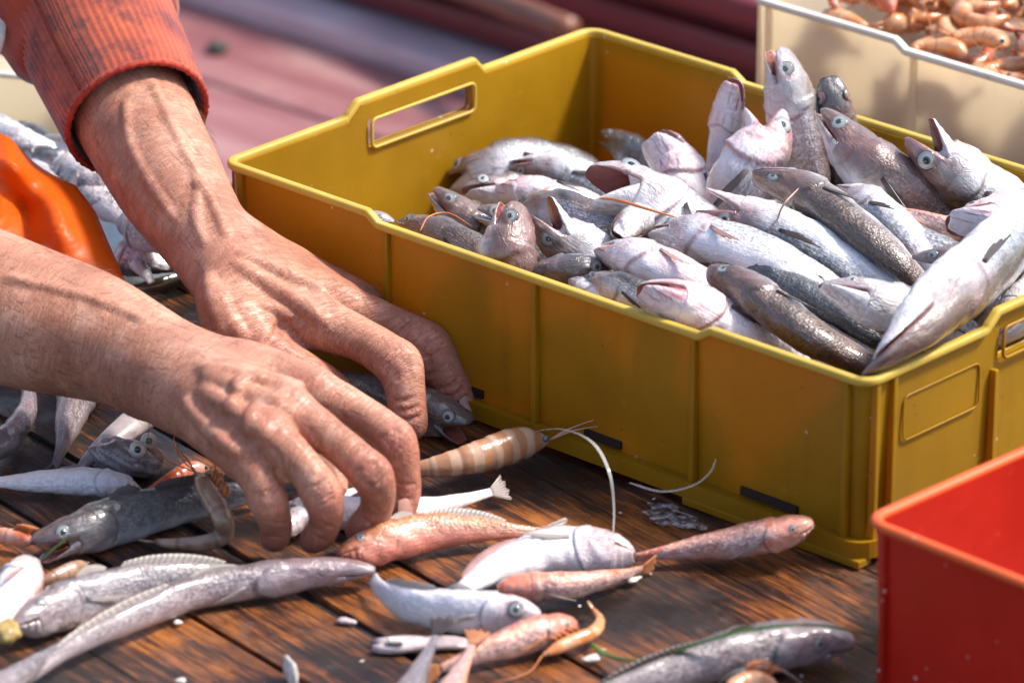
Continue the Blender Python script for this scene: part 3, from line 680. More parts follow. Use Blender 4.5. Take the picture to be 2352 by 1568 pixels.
# ------------------------------------------------------------------ crates
def crate(name, label, cat, o, mt, rim, L=.45, Wd=.30, H=.0977, slots=True, group=None):
    o = np.asarray(o, float); root = empty(name, o, label, cat, group); r = .010; dr = .005
    def zt_long(x): return H-dr*(np.clip((x-.109)/.008, 0, 1)-np.clip((x-.341)/.008, 0, 1))
    def zt_short(y): return H+.0075*(np.clip((y-.0946)/.0095, 0, 1)-np.clip((y-.1975)/.007, 0, 1))
    def seg(bps, n=3):
        out = []
        for a_, b_ in zip(bps[:-1], bps[1:]): out += list(np.linspace(a_, b_, n, endpoint=False))
        return out+[bps[-1]]
    lx = seg([r, .06, .109, .113, .117, .2, .28, .341, .345, .349, .4, L-r]); sy = seg([r, .05, .0946, .0995, .1041, .110, .15, .193, .1975, .201, .2045, .25, Wd-r])
    pts = []                                                   # x, y, outward n, top z, kind, param
    for x in lx: pts.append((x, 0, 0, -1, zt_long(x), 'l', x))
    for a_ in np.linspace(-90, 0, 7)[1:-1]: pts.append((L-r+r*math.cos(rad(a_)), r+r*math.sin(rad(a_)), math.cos(rad(a_)), math.sin(rad(a_)), H, 'c', 0))
    for y in sy: pts.append((L, y, 1, 0, zt_short(y), 's', y))
    for a_ in np.linspace(0, 90, 7)[1:-1]: pts.append((L-r+r*math.cos(rad(a_)), Wd-r+r*math.sin(rad(a_)), math.cos(rad(a_)), math.sin(rad(a_)), H, 'c', 0))
    for x in lx[::-1]: pts.append((x, Wd, 0, 1, zt_long(x), 'l', x))
    for a_ in np.linspace(90, 180, 7)[1:-1]: pts.append((r+r*math.cos(rad(a_)), Wd-r+r*math.sin(rad(a_)), math.cos(rad(a_)), math.sin(rad(a_)), H, 'c', 0))
    for y in sy[::-1]: pts.append((0, y, -1, 0, zt_short(y), 's', y))
    for a_ in np.linspace(180, 270, 7)[1:-1]: pts.append((r+r*math.cos(rad(a_)), r+r*math.sin(rad(a_)), math.cos(rad(a_)), math.sin(rad(a_)), H, 'c', 0))
    n = len(pts); V = []; Fc = []
    for x, y, nx, ny, zt, k, q in pts:
        z2 = .0945 if k == 's' and .0946 < q < .2045 else zt-.004
        for z in (.004, .0785, z2, zt-.001):
            ins = .0022+.0028*(1-z/H); V.append(o+np.array((x-nx*ins, y-ny*ins, z)))
    for i in range(n):
        j = (i+1) % n; a_, b_ = pts[i], pts[j]
        hole = a_[5] == 's' and b_[5] == 's' and .109 < (a_[6]+b_[6])/2 < .1935
        for q in range(3):
            if hole and q == 1: continue
            Fc.append((i*4+q, j*4+q, j*4+q+1, i*4+q+1))
    sh = mesh('wall', V, Fc, M[mt], root, False); md = sh.modifiers.new('thickness', 'SOLIDIFY'); md.thickness = .003; md.offset = -1
    rp = [o+np.array((x-nx*.0012, y-ny*.0012, zt)) for x, y, nx, ny, zt, k, q in pts]
    rs = []
    for cx_, cy_, a0 in ((1, 1, 0), (-1, 1, 90), (-1, -1, 180), (1, -1, 270)):
        for a_ in (0, 30, 60, 90): rs.append((cx_*.0012+.0014*math.cos(rad(a0+a_)), cy_*.0006+.0016*math.sin(rad(a0+a_))))
    v, f = tube(rp, 1., closed=True, sec=rs, up=(0, 0, 1)); mesh('rim', v, f, M[rim], root)
    for X_, sg_ in ((0, -1), (L, 1)):
        for sd_ in (.0008, -.0058):
            hp = []
            for cy_, cz_, a0 in ((.190, .0915, 0), (.113, .0915, 90), (.113, .0815, 180), (.190, .0815, 270)):
                for a_ in (0, 30, 60, 90): hp.append(o+np.array((X_+sg_*(sd_-.0012), cy_+.0035*math.cos(rad(a0+a_)), cz_+.0035*math.sin(rad(a0+a_)))))
            v, f = tube(hp, .0010, 8, closed=True, up=(1, 0, 0)); mesh('handle_frame', v, f, M[rim if sd_ < 0 else mt], root)
    g = Geo(); g.box(o+np.array((L/2, Wd/2, .0065)), (L-.016, Wd-.016, .005)); g.obj('floor', M[mt], root, False)
    fp = [o+np.array((x-nx*.001, y-ny*.001, .0085)) for x, y, nx, ny, zt, k, q in pts]
    fs = [(-.0045, -.0045), (.0035, -.0045), (.0045, -.0035), (.0045, .002), (.0035, .0032), (-.0045, .0045)]
    v, f = tube(fp, 1., closed=True, sec=[(-a_, b_) for a_, b_ in fs], up=(0, 0, 1)); mesh('base_flange', v, f, M[mt], root, False)
    for x0, x1 in ((.335, L+.001), (-.001, .1)):
        for y in (.004, Wd-.004):
            g = Geo(); g.box(o+np.array(((x0+x1)/2, y-(.003 if y < .1 else -.003), .0021)), (x1-x0, .010, .0042), bev=.0008); g.obj('foot', M[mt], root, False)
    for x in (.1227, .2288, .3373, .4365, .0135):
        for y, s_ in ((0, -1), (Wd, 1)):
            h = float(zt_long(x)); g = Geo(); g.box(o+np.array((x, y-s_*.0016, (h+.011)/2)), (.0036, .0042, h-.013), bev=.0008); g.obj('rib', M[mt], root, False)
    for y in (.009, .0225, Wd-.009, Wd-.0225):
        for X_, s_ in ((L, 1), (0, -1)):
            g = Geo(); g.box(o+np.array((X_-s_*.0016, y, (H+.011)/2)), (.0042, .0032, H-.013), bev=.0008); g.obj('rib', M[mt], root, False)
    for y in (.104, .196):
        g = Geo(); g.box(o+np.array((L-.0014, y, .043)), (.0042, .0032, .062), bev=.0008); g.obj('rib', M[mt], root, False)
    pp = []
    for cy_, cz_, a0 in ((.089, .077, 0), (.036, .077, 90), (.036, .061, 180), (.089, .061, 270)):
        for a_ in (0, 30, 60, 90): pp.append(o+np.array((L-.0022, cy_+.004*math.cos(rad(a0+a_)), cz_+.004*math.sin(rad(a0+a_)))))
    v, f = tube(pp, .0005, 6, closed=True, up=(1, 0, 0)); mesh('raised_panel_outline', v, f, M[mt], root)
    if slots:
        for x0, x1 in ((.262, .287), (.368, .405), (.165, .19)):
            g = Geo(); g.box(o+np.array(((x0+x1)/2, .0037, .0155)), (x1-x0, .002, .0045)); g.obj('drain_slot_shade', M['slot'], root, False)  # solid near-black box, its colour stands for the shade inside the slot
    return root
YC = crate('fish_crate', 'mustard yellow plastic crate heaped with hake, handle hole in its end', 'crate', (0, 0, 0), 'yellow', 'yellow_rim')
CC = crate('shrimp_crate', 'cream plastic crate full of pink shrimps behind the yellow crate', 'crate', (.032, .405, 0), 'cream', 'cream_rim', slots=False)
k = Geo(); a = at(668, 812, Y=.0025); k.box(at(700, 812, Y=.0016), (.020, .0006, .0085)); k.obj('paper_sticker', M['label'], YC, False)

def openbox(name, label, cat, corner, rotz, L, Wd, H, mt, rim, rr=.0028, t=.003, group=None, flare=.004):
    c, s = math.cos(rotz), math.sin(rotz); R_ = np.array(((c, -s, 0), (s, c, 0), (0, 0, 1.))); o = np.asarray(corner, float)
    root = empty(name, o, label, cat, group); r = .012; pts = []
    for cx_, cy_, a0 in ((L-r, Wd-r, 0), (r, Wd-r, 90), (r, r, 180), (L-r, r, 270)):
        for a_ in np.linspace(0, 90, 8): pts.append((cx_+r*math.cos(rad(a0+a_)), cy_+r*math.sin(rad(a0+a_)), math.cos(rad(a0+a_)), math.sin(rad(a0+a_))))
    n = len(pts); V = []; Fc = []; zs = (.001, H*.5, H-.001)
    for x, y, nx, ny in pts:
        for z in zs:
            i_ = flare*(1-z/H)+.001; V.append(o+R_ @ np.array((x-nx*i_, y-ny*i_, z)))
    for i in range(n):
        j = (i+1) % n
        for q in range(2): Fc.append((i*3+q, j*3+q, j*3+q+1, i*3+q+1))
    Fc.append(tuple(i*3 for i in range(n))[::-1])
    w = mesh('wall', V, Fc, M[mt], root, False); md = w.modifiers.new('thickness', 'SOLIDIFY'); md.thickness = t; md.offset = -1
    rp = [o+R_ @ np.array((x-nx*.001, y-ny*.001, H)) for x, y, nx, ny in pts]
    rs = [(1.1*math.cos(q), .9*math.sin(q)) for q in np.linspace(0, 2*np.pi, 12, endpoint=False)]
    v, f = tube(rp, rr, closed=True, sec=rs, up=(0, 0, 1)); mesh('rim', v, f, M[rim], root)
    return root, R_
c0 = at(1984, 1196, z=.09)
RB, R_ = openbox('red_box', 'bright red plastic box with thick rolled rim at the front corner', 'box', c0*np.array((1, 1, 0)), rad(-2.5), .30, .24, .09, 'red', 'red_rim')
g = Geo(); g.box(c0*np.array((1, 1, 0))+R_ @ np.array((.0125, .0012, .044)), (.003, .003, .084), R_, bev=.0008); g.obj('corner_rib', M['red'], RB, False)
lc = at(0, 172, z=.045); 
LB, R_ = openbox('cream_box', 'cream plastic box behind the fish tray under the orange sleeve', 'box', (lc-np.array((math.cos(rad(27)), math.sin(rad(27)), 0))*.10)*np.array((1, 1, 0)), rad(27), .148, .16, .045, 'cream', 'cream_rim', rr=.0022)
# steel tray at the left
ta = at(290, 668, z=.013); tbp = at(430, 628, z=.013); dy = nrm((tbp-ta)*np.array((1, 1, 0))); dx = np.array((-dy[1], dy[0], 0)); cn = ta-dy*.06
TR = empty('steel_tray', cn*np.array((1, 1, 0)), 'shallow steel tray of small silver fish beside the orange apron', 'tray')
pts = []
for (u, w_, a0) in ((.148, .008, -90), (.148, .262, 0), (.008, .262, 90), (.008, .008, 180)):
    for a_ in np.linspace(0, 90, 7): pts.append(cn+dy*(u+.008*math.cos(rad(a0+a_)))+dx*(w_+.008*math.sin(rad(a0+a_))))
n = len(pts); V = [p for p in pts]; cen = np.mean(pts, 0)
for p in pts: q = cen+(p-cen)*.94; q = q.copy(); q[2] = .0025; V.append(q)
Fc = [(i, (i+1) % n, n+(i+1) % n, n+i) for i in range(n)]+[tuple(n+i for i in range(n))[::-1]]
w_ = mesh('pan', V, Fc, M['steel'], TR, False); md = w_.modifiers.new('thickness', 'SOLIDIFY'); md.thickness = .0012
v, f = tube(pts, .0024, 10, closed=True, up=(0, 0, 1)); mesh('rim', v, f, M['steel'], TR)
# ------------------------------------------------------------------ person: two forearms and hands as one smooth blended body
def cam_of(P): return RM @ (np.asarray(P, float)-CP)
class Field:
    """signed distance grid in axes parallel to (right, up, forward); blended from tapered capsules"""
    def __init__(s, lo, hi, h):
        s.lo = np.asarray(lo, float); s.h = h; s.n = np.ceil((np.asarray(hi)-s.lo)/h).astype(int)+1
        s.ax = [(s.lo[k]+h*np.arange(s.n[k])).astype(np.float32) for k in range(3)]
        s.d = np.full(s.n, .03, np.float32)
    def box(s, lo, hi):
        a = np.clip(np.floor((lo-s.lo)/s.h).astype(int), 0, s.n-1); b = np.clip(np.ceil((hi-s.lo)/s.h).astype(int)+1, 1, s.n)
        return tuple(slice(x, y) for x, y in zip(a, b))
    def grid(s, sl): return s.ax[0][sl[0]][:, None, None], s.ax[1][sl[1]][None, :, None], s.ax[2][sl[2]][None, None, :]
    def cap(s, sl, a, b, ra, rb):
        X, Y, Z = s.grid(sl); ab = b-a; L2 = float(ab@ab)+1e-12
        t = np.clip(((X-a[0])*ab[0]+(Y-a[1])*ab[1]+(Z-a[2])*ab[2])/L2, 0, 1)
        return np.sqrt((X-a[0]-t*ab[0])**2+(Y-a[1]-t*ab[1])**2+(Z-a[2]-t*ab[2])**2)-(ra+t*(rb-ra))
    @staticmethod
    def smin(a, b, k):
        h = np.clip(.5+.5*(b-a)/k, 0, 1); return b*(1-h)+a*h-k*h*(1-h)
    def rng(s, P, R, pad):
        P = np.asarray(P); r = max(R)+pad; return s.box(P.min(0)-r, P.max(0)+r)
    def chain(s, P, R, k=.004, kb=.010, kt=.0012, fall=.016, dense=True):
        """one limb or finger: its own chain, then joined to the rest, softly at its base and crisply at its tip"""
        P = [np.asarray(p, float) for p in P]; R = list(R)
        sl = s.rng(P, R, .016); X, Y, Z = s.grid(sl)
        f = None
        for i in range(len(P)-1):
            c = s.cap(sl, P[i], P[i+1], R[i], R[i+1]); f = c if f is None else s.smin(f, c, k)
        dist = np.sqrt((X-P[0][0])**2+(Y-P[0][1])**2+(Z-P[0][2])**2)
        kk = kt+(kb-kt)*np.exp(-(dist/fall)**2)
        s.d[sl] = s.smin(s.d[sl], f, kk).astype(np.float32)
    def blob(s, p, r, k): s.chain([p, np.asarray(p)+1e-5], [r, r], k, k, k)
    def ridge(s, P, r, k=.0025):
        for a, b in zip(P[:-1], P[1:]):
            sl = s.rng([a, b], [r], .008); s.d[sl] = s.smin(s.d[sl], s.cap(sl, a, b, r, r), k).astype(np.float32)
    def groove(s, P, r, k=.0012):
        for a, b in zip(P[:-1], P[1:]):
            sl = s.rng([a, b], [r], .006); c = s.cap(sl, a, b, r, r); s.d[sl] = (-s.smin(-s.d[sl], c, k)).astype(np.float32)
    def surf(s, x, y):
        """where the sight line through a picture point first meets the skin"""
        v = np.array(((x-1176)/FPX, -(y-784)/FPX, 1.)); t = np.arange(s.lo[2], s.ax[2][-1], .0003)
        q = np.round((t[:, None]*v-s.lo)/s.h).astype(int); ok = np.all((q >= 0) & (q < s.n), 1); q = q[ok]; t = t[ok]
        w = np.where(s.d[q[:, 0], q[:, 1], q[:, 2]] < 0)[0]
        return None if len(w) == 0 else t[w[0]]*v
    def lines(s, pts, r, depth_, op, n=14, **k):
        P = []
        C_, _ = catmull([(x, y, 0) for x, y in pts], n)
        for c in C_:
            p = s.surf(c[0], c[1])
            if p is not None: P.append(p+nrm(p)*depth_)
        Q = [P[0]] if P else []
        for p in P[1:]:
            if np.linalg.norm(p-Q[-1]) < .012: Q.append(p)
        if len(Q) > 1: op(Q, r, **k)
    def mesh(s):
        d = s.d; neg = d < 0; nx, ny, nz = d.shape
        cells = np.zeros((nx-1, ny-1, nz-1), np.int8)
        for i in (0, 1):
            for j in (0, 1):
                for k in (0, 1): cells += neg[i:nx-1+i, j:ny-1+j, k:nz-1+k]
        act = np.argwhere((cells > 0) & (cells < 8)); idx = np.full(cells.shape, -1, np.int32); idx[tuple(act.T)] = np.arange(len(act))
        acc = np.zeros((len(act), 3)); cnt = np.zeros(len(act))
        cor = [(i, j, k) for i in (0, 1) for j in (0, 1) for k in (0, 1)]
        for a in range(8):
            for b in range(a+1, 8):
                df = np.abs(np.array(cor[a])-np.array(cor[b]))
                if df.sum() != 1: continue
                va = d[act[:, 0]+cor[a][0], act[:, 1]+cor[a][1], act[:, 2]+cor[a][2]]; vb = d[act[:, 0]+cor[b][0], act[:, 1]+cor[b][1], act[:, 2]+cor[b][2]]
                m = (va < 0) != (vb < 0); t = np.where(m, va/(va-vb+1e-20), 0)[:, None]
                acc += np.where(m[:, None], np.array(cor[a])*(1-t)+np.array(cor[b])*t, 0); cnt += m
        V = s.lo+(act+acc/cnt[:, None])*s.h; F = []
        for ax in range(3):
            sh = [slice(None)]*3; s0 = list(sh); s1 = list(sh); s0[ax] = slice(0, -1); s1[ax] = slice(1, None)
            e = np.argwhere(neg[tuple(s0)] != neg[tuple(s1)]); u, w = (ax+1) % 3, (ax+2) % 3
            e = e[(e[:, u] > 0) & (e[:, w] > 0) & (e[:, u] < d.shape[u]-1) & (e[:, w] < d.shape[w]-1)]
            q = []
            for du, dw in ((-1, -1), (0, -1), (0, 0), (-1, 0)):
                c = e.copy(); c[:, u] += du; c[:, w] += dw; q.append(idx[tuple(c.T)])
            q = np.stack(q, 1); flip = ~neg[tuple(e.T)]; q[flip] = q[flip][:, ::-1]; F.append(q)
        F = np.vstack(F); F = F[np.all(F >= 0, 1)]
        return V @ RM+CP, F

def relax(V, F, it=3, lam=.5):
    for q in range(it):
        S = np.zeros_like(V); c = np.zeros(len(V))
        for a, b in ((0, 1), (1, 2), (2, 3), (3, 0)):
            np.add.at(S, F[:, a], V[F[:, b]]); np.add.at(S, F[:, b], V[F[:, a]]); np.add.at(c, F[:, a], 1); np.add.at(c, F[:, b], 1)
        V = V+(lam if q % 2 == 0 else -lam*.9)*(S/np.maximum(c, 1)[:, None]-V)
    return V
def jt(x, y, r, **k):
    P = at(x, y, **k); return cam_of(P), r*px2m(P)
def limb(fld, js, **k):
    P, R = zip(*js)
    C_, L_ = catmull(P, max(8, 5*len(P))); s_ = np.r_[0, np.cumsum(np.linalg.norm(np.diff(P, axis=0), axis=1))]; s_ /= s_[-1]
    R_ = np.interp(np.linspace(0, 1, len(C_)), s_, R); fld.chain(C_, R_, **k)
redspots = []; bodyV = []; bodyF = []

# ---- the near (right) arm
h_ = .00092
def rngbox(js, pad):
    P = np.array([j[0] for j in js]); r = max(j[1] for j in js)+pad; return P.min(0)-r, P.max(0)+r
fore = [jt(-330, 590, 165, z=.092), jt(-120, 664, 162, z=.084), jt(60, 728, 154, z=.078), jt(200, 768, 138, z=.073), jt(310, 812, 116, z=.070), jt(400, 852, 100, z=.068)]
hand = dict(
 index=[jt(420, 845, 62, z=.070), jt(560, 850, 60, z=.074), jt(722, 900, 46, z=.070), jt(815, 940, 36, z=.062), jt(908, 1012, 40, z=.050), jt(925, 1080, 34, z=.034), jt(930, 1130, 32, z=.022), jt(922, 1172, 30, z=.014)],
 middle=[jt(410, 868, 64, z=.069), jt(540, 895, 62, z=.076), jt(672, 952, 50, z=.073), jt(765, 1010, 37, z=.064), jt(853, 1092, 42, z=.049), jt(868, 1145, 34, z=.033), jt(855, 1185, 32, z=.022), jt(820, 1218, 30, z=.014)],
 ring=[jt(405, 890, 62, z=.066), jt(510, 935, 60, z=.072), jt(615, 1000, 48, z=.070), jt(690, 1062, 35, z=.060), jt(738, 1135, 41, z=.045), jt(748, 1182, 33, z=.030), jt(738, 1220, 31, z=.018), jt(716, 1242, 29, z=.012)],
 pinky=[jt(405, 905, 56, z=.062), jt(475, 965, 54, z=.064), jt(548, 1040, 46, z=.061), jt(590, 1095, 34, z=.052), jt(615, 1150, 38, z=.040), jt(630, 1190, 32, z=.026), jt(634, 1218, 30, z=.017), jt(630, 1240, 28, z=.012)])
thumb = [jt(470, 880, 60, z=.050), jt(600, 930, 52, z=.040), jt(690, 1000, 44, z=.030), jt(745, 1075, 36, z=.022), jt(768, 1118, 30, z=.016)]
lo1, hi1 = rngbox(fore+sum(hand.values(), [])+thumb, .012)
A = Field(lo1, hi1, h_)
limb(A, fore, k=.006)
A.blob(jt(345, 880, 62, z=.062)[0], jt(345, 880, 62, z=.062)[1], .02)       # ulnar head
for k_, js in hand.items(): limb(A, js[:3], k=.006, kb=.016, kt=.010, fall=.05)
for a_, b_ in (('index', 'middle'), ('middle', 'ring'), ('ring', 'pinky')):     # web of the palm
    for q in (1,):
        p = (hand[a_][q][0]+hand[b_][q][0])/2; A.blob(p+np.array((0, -.004, .002)), hand[a_][q][1]*.80, .009)
limb(A, thumb, kb=.014, kt=.003, fall=.03)
for k_, js in hand.items(): limb(A, [(c, r*(.93 if q else 1)) for q, (c, r) in enumerate(js[2:])], kb=.008, kt=.0010, fall=.013)
for k_ in ('index', 'middle', 'ring', 'pinky'):                                  # knuckles and finger joints
    js = hand[k_]; A.blob(js[2][0]+np.array((0, .0038, -.002)), js[2][1]*.76, .007); A.blob(js[4][0]+np.array((.0006, .0012, -.0012)), js[4][1]*.93, .005)
    redspots += [(js[4][0], .014), (js[2][0], .014), (js[6][0], .016)]
# tendons, veins, wrinkles traced on the skin
R_, G_ = A.ridge, A.groove
for p in ([(470, 850), (560, 868), (640, 880), (715, 896)], [(478, 870), (560, 900), (620, 925), (668, 950)], [(470, 900), (530, 940), (575, 970), (612, 1000)]): A.lines(p, .0027, .0020, R_, k=.005)
for p in ([(428, 925), (470, 975), (505, 1010), (540, 1035)],): A.lines(p, .0022, .0010, R_, k=.004)
for p in ([(520, 940), (548, 905), (545, 880), (600, 868)], [(565, 985), (580, 945), (600, 925), (650, 905), (700, 880)], 
          [(20, 640), (110, 660), (220, 690), (330, 735)]): A.lines(p, .0015, .0011, R_, k=.0036, n=20)
for k_, js in hand.items():                                                        # creases over the finger joints
    for q, m_ in ((4, 5), (6, 2)):
        c = js[q][0]; pr = nrm(js[q+1][0]-js[q-1][0]); w = js[q][1]; ctr = np.array((1176+FPX*c[0]/c[2], 784-FPX*c[1]/c[2])); pp = nrm(np.array((pr[0], -pr[1]))); nn_ = np.array((-pp[1], pp[0])); wp = w/c[2]*FPX
        for e in np.linspace(-.55, .55, m_):
            b0 = ctr+pp*wp*e; A.lines([tuple(b0-nn_*wp*.62-pp*wp*.10), tuple(b0), tuple(b0+nn_*wp*.62-pp*wp*.12)], .0005, .0001, G_, n=9, k=.0012)
for p in ([(560, 1060), (585, 1050), (605, 1035)], [(645, 1075), (640, 1050), (625, 1030)], [(735, 1030), (728, 1005), (710, 985)]): A.lines(p, .0005, -.0003, G_, n=9, k=.002)
V_, F_ = A.mesh(); V_ = relax(V_, F_); bodyV.append(V_); bodyF.append(F_); nA = len(V_)
NI = A.surf(932, 1168)
nail_src = [(A, hand['index'][7], hand['index'][6])]
del A

# ---- the far (left) arm, reaching down out of the sleeve
foreL = [jt(120, -120, 120, d=2.975), jt(212, 80, 126, d=2.928), jt(308, 266, 130, d=2.874), jt(390, 420, 118, d=2.832), jt(455, 520, 100, d=2.808), jt(512, 600, 92, d=2.790)]
handL = dict(
 index=[jt(520, 610, 72, d=2.785), jt(615, 680, 66, d=2.768), jt(728, 742, 53, d=2.752), jt(830, 780, 44, d=2.745), jt(914, 838, 48, d=2.738), jt(930, 892, 41, d=2.736), jt(937, 942, 38, d=2.736), jt(950, 980, 31, d=2.738)],
 middle=[jt(525, 600, 68, d=2.792), jt(645, 655, 62, d=2.788), jt(772, 708, 54, d=2.786), jt(885, 748, 47, d=2.784), jt(982, 796, 47, d=2.780), jt(1020, 858, 41, d=2.780), jt(1046, 905, 38, d=2.780), jt(1068, 944, 29, d=2.782)],
 ring=[jt(530, 590, 62, d=2.800), jt(655, 640, 56, d=2.802), jt(790, 692, 48, d=2.806), jt(870, 710, 41, d=2.812), jt(925, 728, 40, d=2.812), jt(955, 790, 36, d=2.814), jt(975, 845, 32, d=2.812), jt(985, 880, 27, d=2.81)],
 pinky=[jt(535, 585, 54, d=2.808), jt(655, 630, 48, d=2.814), jt(775, 675, 40, d=2.822), jt(840, 690, 34, d=2.826), jt(880, 705, 33, d=2.828), jt(905, 760, 30, d=2.826), jt(920, 800, 26, d=2.824)])
thumbL = [jt(520, 640, 70, d=2.772), jt(545, 735, 74, d=2.752), jt(620, 812, 50, d=2.742), jt(690, 852, 42, d=2.742), jt(745, 880, 36, d=2.746), jt(790, 905, 28, d=2.752)]
lo2, hi2 = rngbox(foreL+sum(handL.values(), [])+thumbL, .012)
B_ = Field(lo2, hi2, h_)
limb(B_, foreL, k=.006)
for k_, js in handL.items(): limb(B_, js[:3], k=.006, kb=.016, kt=.010, fall=.05)
for a_, b_ in (('index', 'middle'), ('middle', 'ring'), ('ring', 'pinky')):
    for q in (1,): B_.blob((handL[a_][q][0]+handL[b_][q][0])/2, handL[b_][q][1]*.95, .012)
limb(B_, thumbL, kb=.016, kt=.004, fall=.03)
p_, r_ = jt(640, 752, 44, d=2.760); B_.blob(p_, r_, .018)                          # thumb web
for k_, js in handL.items(): limb(B_, [(c, r*(.93 if q else 1)) for q, (c, r) in enumerate(js[2:])], kb=.009, kt=.0011, fall=.015)
for k_, js in handL.items():
    B_.blob(js[2][0]+np.array((.001, .003, -.002)), js[2][1]*.82, .008); B_.blob(js[4][0]+np.array((.0008, .0012, -.0012)), js[4][1]*.97, .005)
    redspots += [(js[4][0], .015), (js[6][0], .015), (js[2][0], .014)]
redspots += [(thumbL[4][0], .02), (thumbL[2][0], .016)]
R_, G_ = B_.ridge, B_.groove
for p in ([(545, 610), (640, 668), (700, 705), (740, 735)], [(560, 590), (650, 628), (730, 665), (790, 695)], [(500, 660), (520, 720), (560, 780)], [(480, 640), (490, 700), (520, 770)]): B_.lines(p, .0028, .0013, R_, k=.004)
for p in ([(350, 190), (385, 270), (425, 350), (455, 420), (450, 500), (470, 560)], [(290, 240), (300, 330), (345, 420), (400, 500)], [(600, 700), (640, 715), (690, 745)], [(455, 420), (490, 470), (520, 540)]): B_.lines(p, .0016, .0013, R_, k=.0036, n=22)
for k_, js in list(handL.items())[:3]:
    for q, m_ in ((4, 6), (6, 3)):
        c = js[q][0]; pr = nrm(js[q+1][0]-js[q-1][0]); w = js[q][1]; ctr = np.array((1176+FPX*c[0]/c[2], 784-FPX*c[1]/c[2])); pp = nrm(np.array((pr[0], -pr[1]))); nn_ = np.array((-pp[1], pp[0])); wp = w/c[2]*FPX
        for e in np.linspace(-.6, .6, m_):
            b0 = ctr+pp*wp*e; B_.lines([tuple(b0-nn_*wp*.66-pp*wp*.12), tuple(b0), tuple(b0+nn_*wp*.66-pp*wp*.12)], .0006, .0001, G_, n=9, k=.0013)
for p in ([(640, 775), (655, 745), (690, 735)], [(610, 790), (630, 770), (640, 745)]): B_.lines(p, .0005, -.0003, G_, n=16, k=.003)
V_, F_ = B_.mesh(); V_ = relax(V_, F_); bodyV.append(V_); bodyF.append(F_+nA)
NM = B_.surf(1074, 926)
del B_
BV = np.vstack(bodyV); BF = np.vstack(bodyF)
red = np.zeros(len(BV)); CV = (BV-CP) @ RM.T
for c, r in redspots: red = np.maximum(red, np.exp(-np.sum((CV-c)**2, 1)/r**2*1.6))
arm_ax = np.zeros((len(BV), 3))
for sl, js in ((slice(0, nA), fore+hand['middle'][1:4]), (slice(nA, None), foreL+handL['index'][1:4])):
    P = np.array([j[0] for j in js]); ax = nrm(P[-1]-P[0]); u = (CV[sl]-P[0]) @ ax
    q = (CV[sl]-P[0])-u[:, None]*ax; arm_ax[sl] = np.c_[u, q[:, 0]*.7+q[:, 1]*.7, q[:, 2]]

def skin():
    t = NT('weathered_skin'); oc = t.coord(); rd = t.attr('red').outputs['Fac']; aa = t.attr('ua').outputs['Vector']
    big = t.noise(oc, 26, 4, .55); mid = t.noise(oc, 85, 5, .6); fine = t.noise(oc, 420, 4, .65)
    hair = t.noise(t.mapping(aa, (45, 520, 300), (0, 0, .5)), 1., 4, .6, .5); wr = t.noise(t.mapping(aa, (420, 70, 70), (0, 0, .15)), 1., 4, .65, .6)
    c = t.ramp(big, [(.30, (.33, .130, .075)), (.5, (.50, .225, .14)), (.68, (.64, .345, .235))])  # mottled tones spread apart to mimic lit and shaded skin
    c = t.mix(t.math('MULTIPLY', t.sstep(mid, .5, .72), .45), c, (.47, .155, .095))
    c = t.mix(t.math('MULTIPLY', rd, .75), c, (.56, .165, .125))
    c = t.mix(t.math('MULTIPLY', t.sstep(hair, .54, .70), t.math('MULTIPLY', t.math('SUBTRACT', 1, rd), .62)), c, (.20, .080, .04))
    dirt = t.math('MULTIPLY', t.sstep(t.noise(oc, 38, 5, .65), .58, .72), .40); c = t.mix(dirt, c, (.19, .10, .07))
    c = t.mix(t.math('MULTIPLY', t.sstep(fine, .6, .75), .3), c, (.33, .13, .08))
    pores = t.voro(oc, 1300, out='Distance')
    hgt = t.math('ADD', t.math('MULTIPLY', wr, .8), t.math('ADD', t.math('MULTIPLY', mid, .7), t.math('ADD', t.math('MULTIPLY', fine, .22), t.math('MULTIPLY', pores, -.10))))
    hgt = t.math('ADD', hgt, t.math('MULTIPLY', hair, .35))
    cr = t.math('SUBTRACT', 1, t.sstep(t.math('ABSOLUTE', t.math('SUBTRACT', wr, .5)), .0, .045)); cr2 = t.math('SUBTRACT', 1, t.sstep(t.math('ABSOLUTE', t.math('SUBTRACT', t.noise(t.mapping(aa, (210, 60, 60), (0, 0, -.5)), 1., 4, .65, .8), .5)), .0, .03))
    crk = t.math('MAXIMUM', cr, cr2); c = t.mix(t.math('MULTIPLY', crk, t.math('MULTIPLY_ADD', mid, .7, .02)), c, (.24, .085, .05))  # crease shading painted into the skin colour
    c = t.mix(t.math('MULTIPLY', t.sstep(t.noise(oc, 60, 4, .6), .56, .66), .35), c, (.62, .40, .29))
    hgt = t.math('ADD', hgt, t.math('MULTIPLY', crk, -.5))
    t.set(color=c, rough=t.math('MULTIPLY_ADD', rd, -.16, .52), spec=.5, coat=.06, coatr=.25, normal=t.bump(hgt, .5, .0013), sss=.10)
    t.b.inputs['Subsurface Radius'].default_value = (.006, .0022, .0012); t.b.inputs['Subsurface Scale'].default_value = .5
    return t.m
M['skin'] = skin()
base = at(-150, 700, z=0)
person = empty('person', base, 'person in orange sleeve and apron sorting fish with both weathered hands', 'person')
mesh('body', BV, BF, M['skin'], person, True, {'red': red, 'ua': arm_ax})

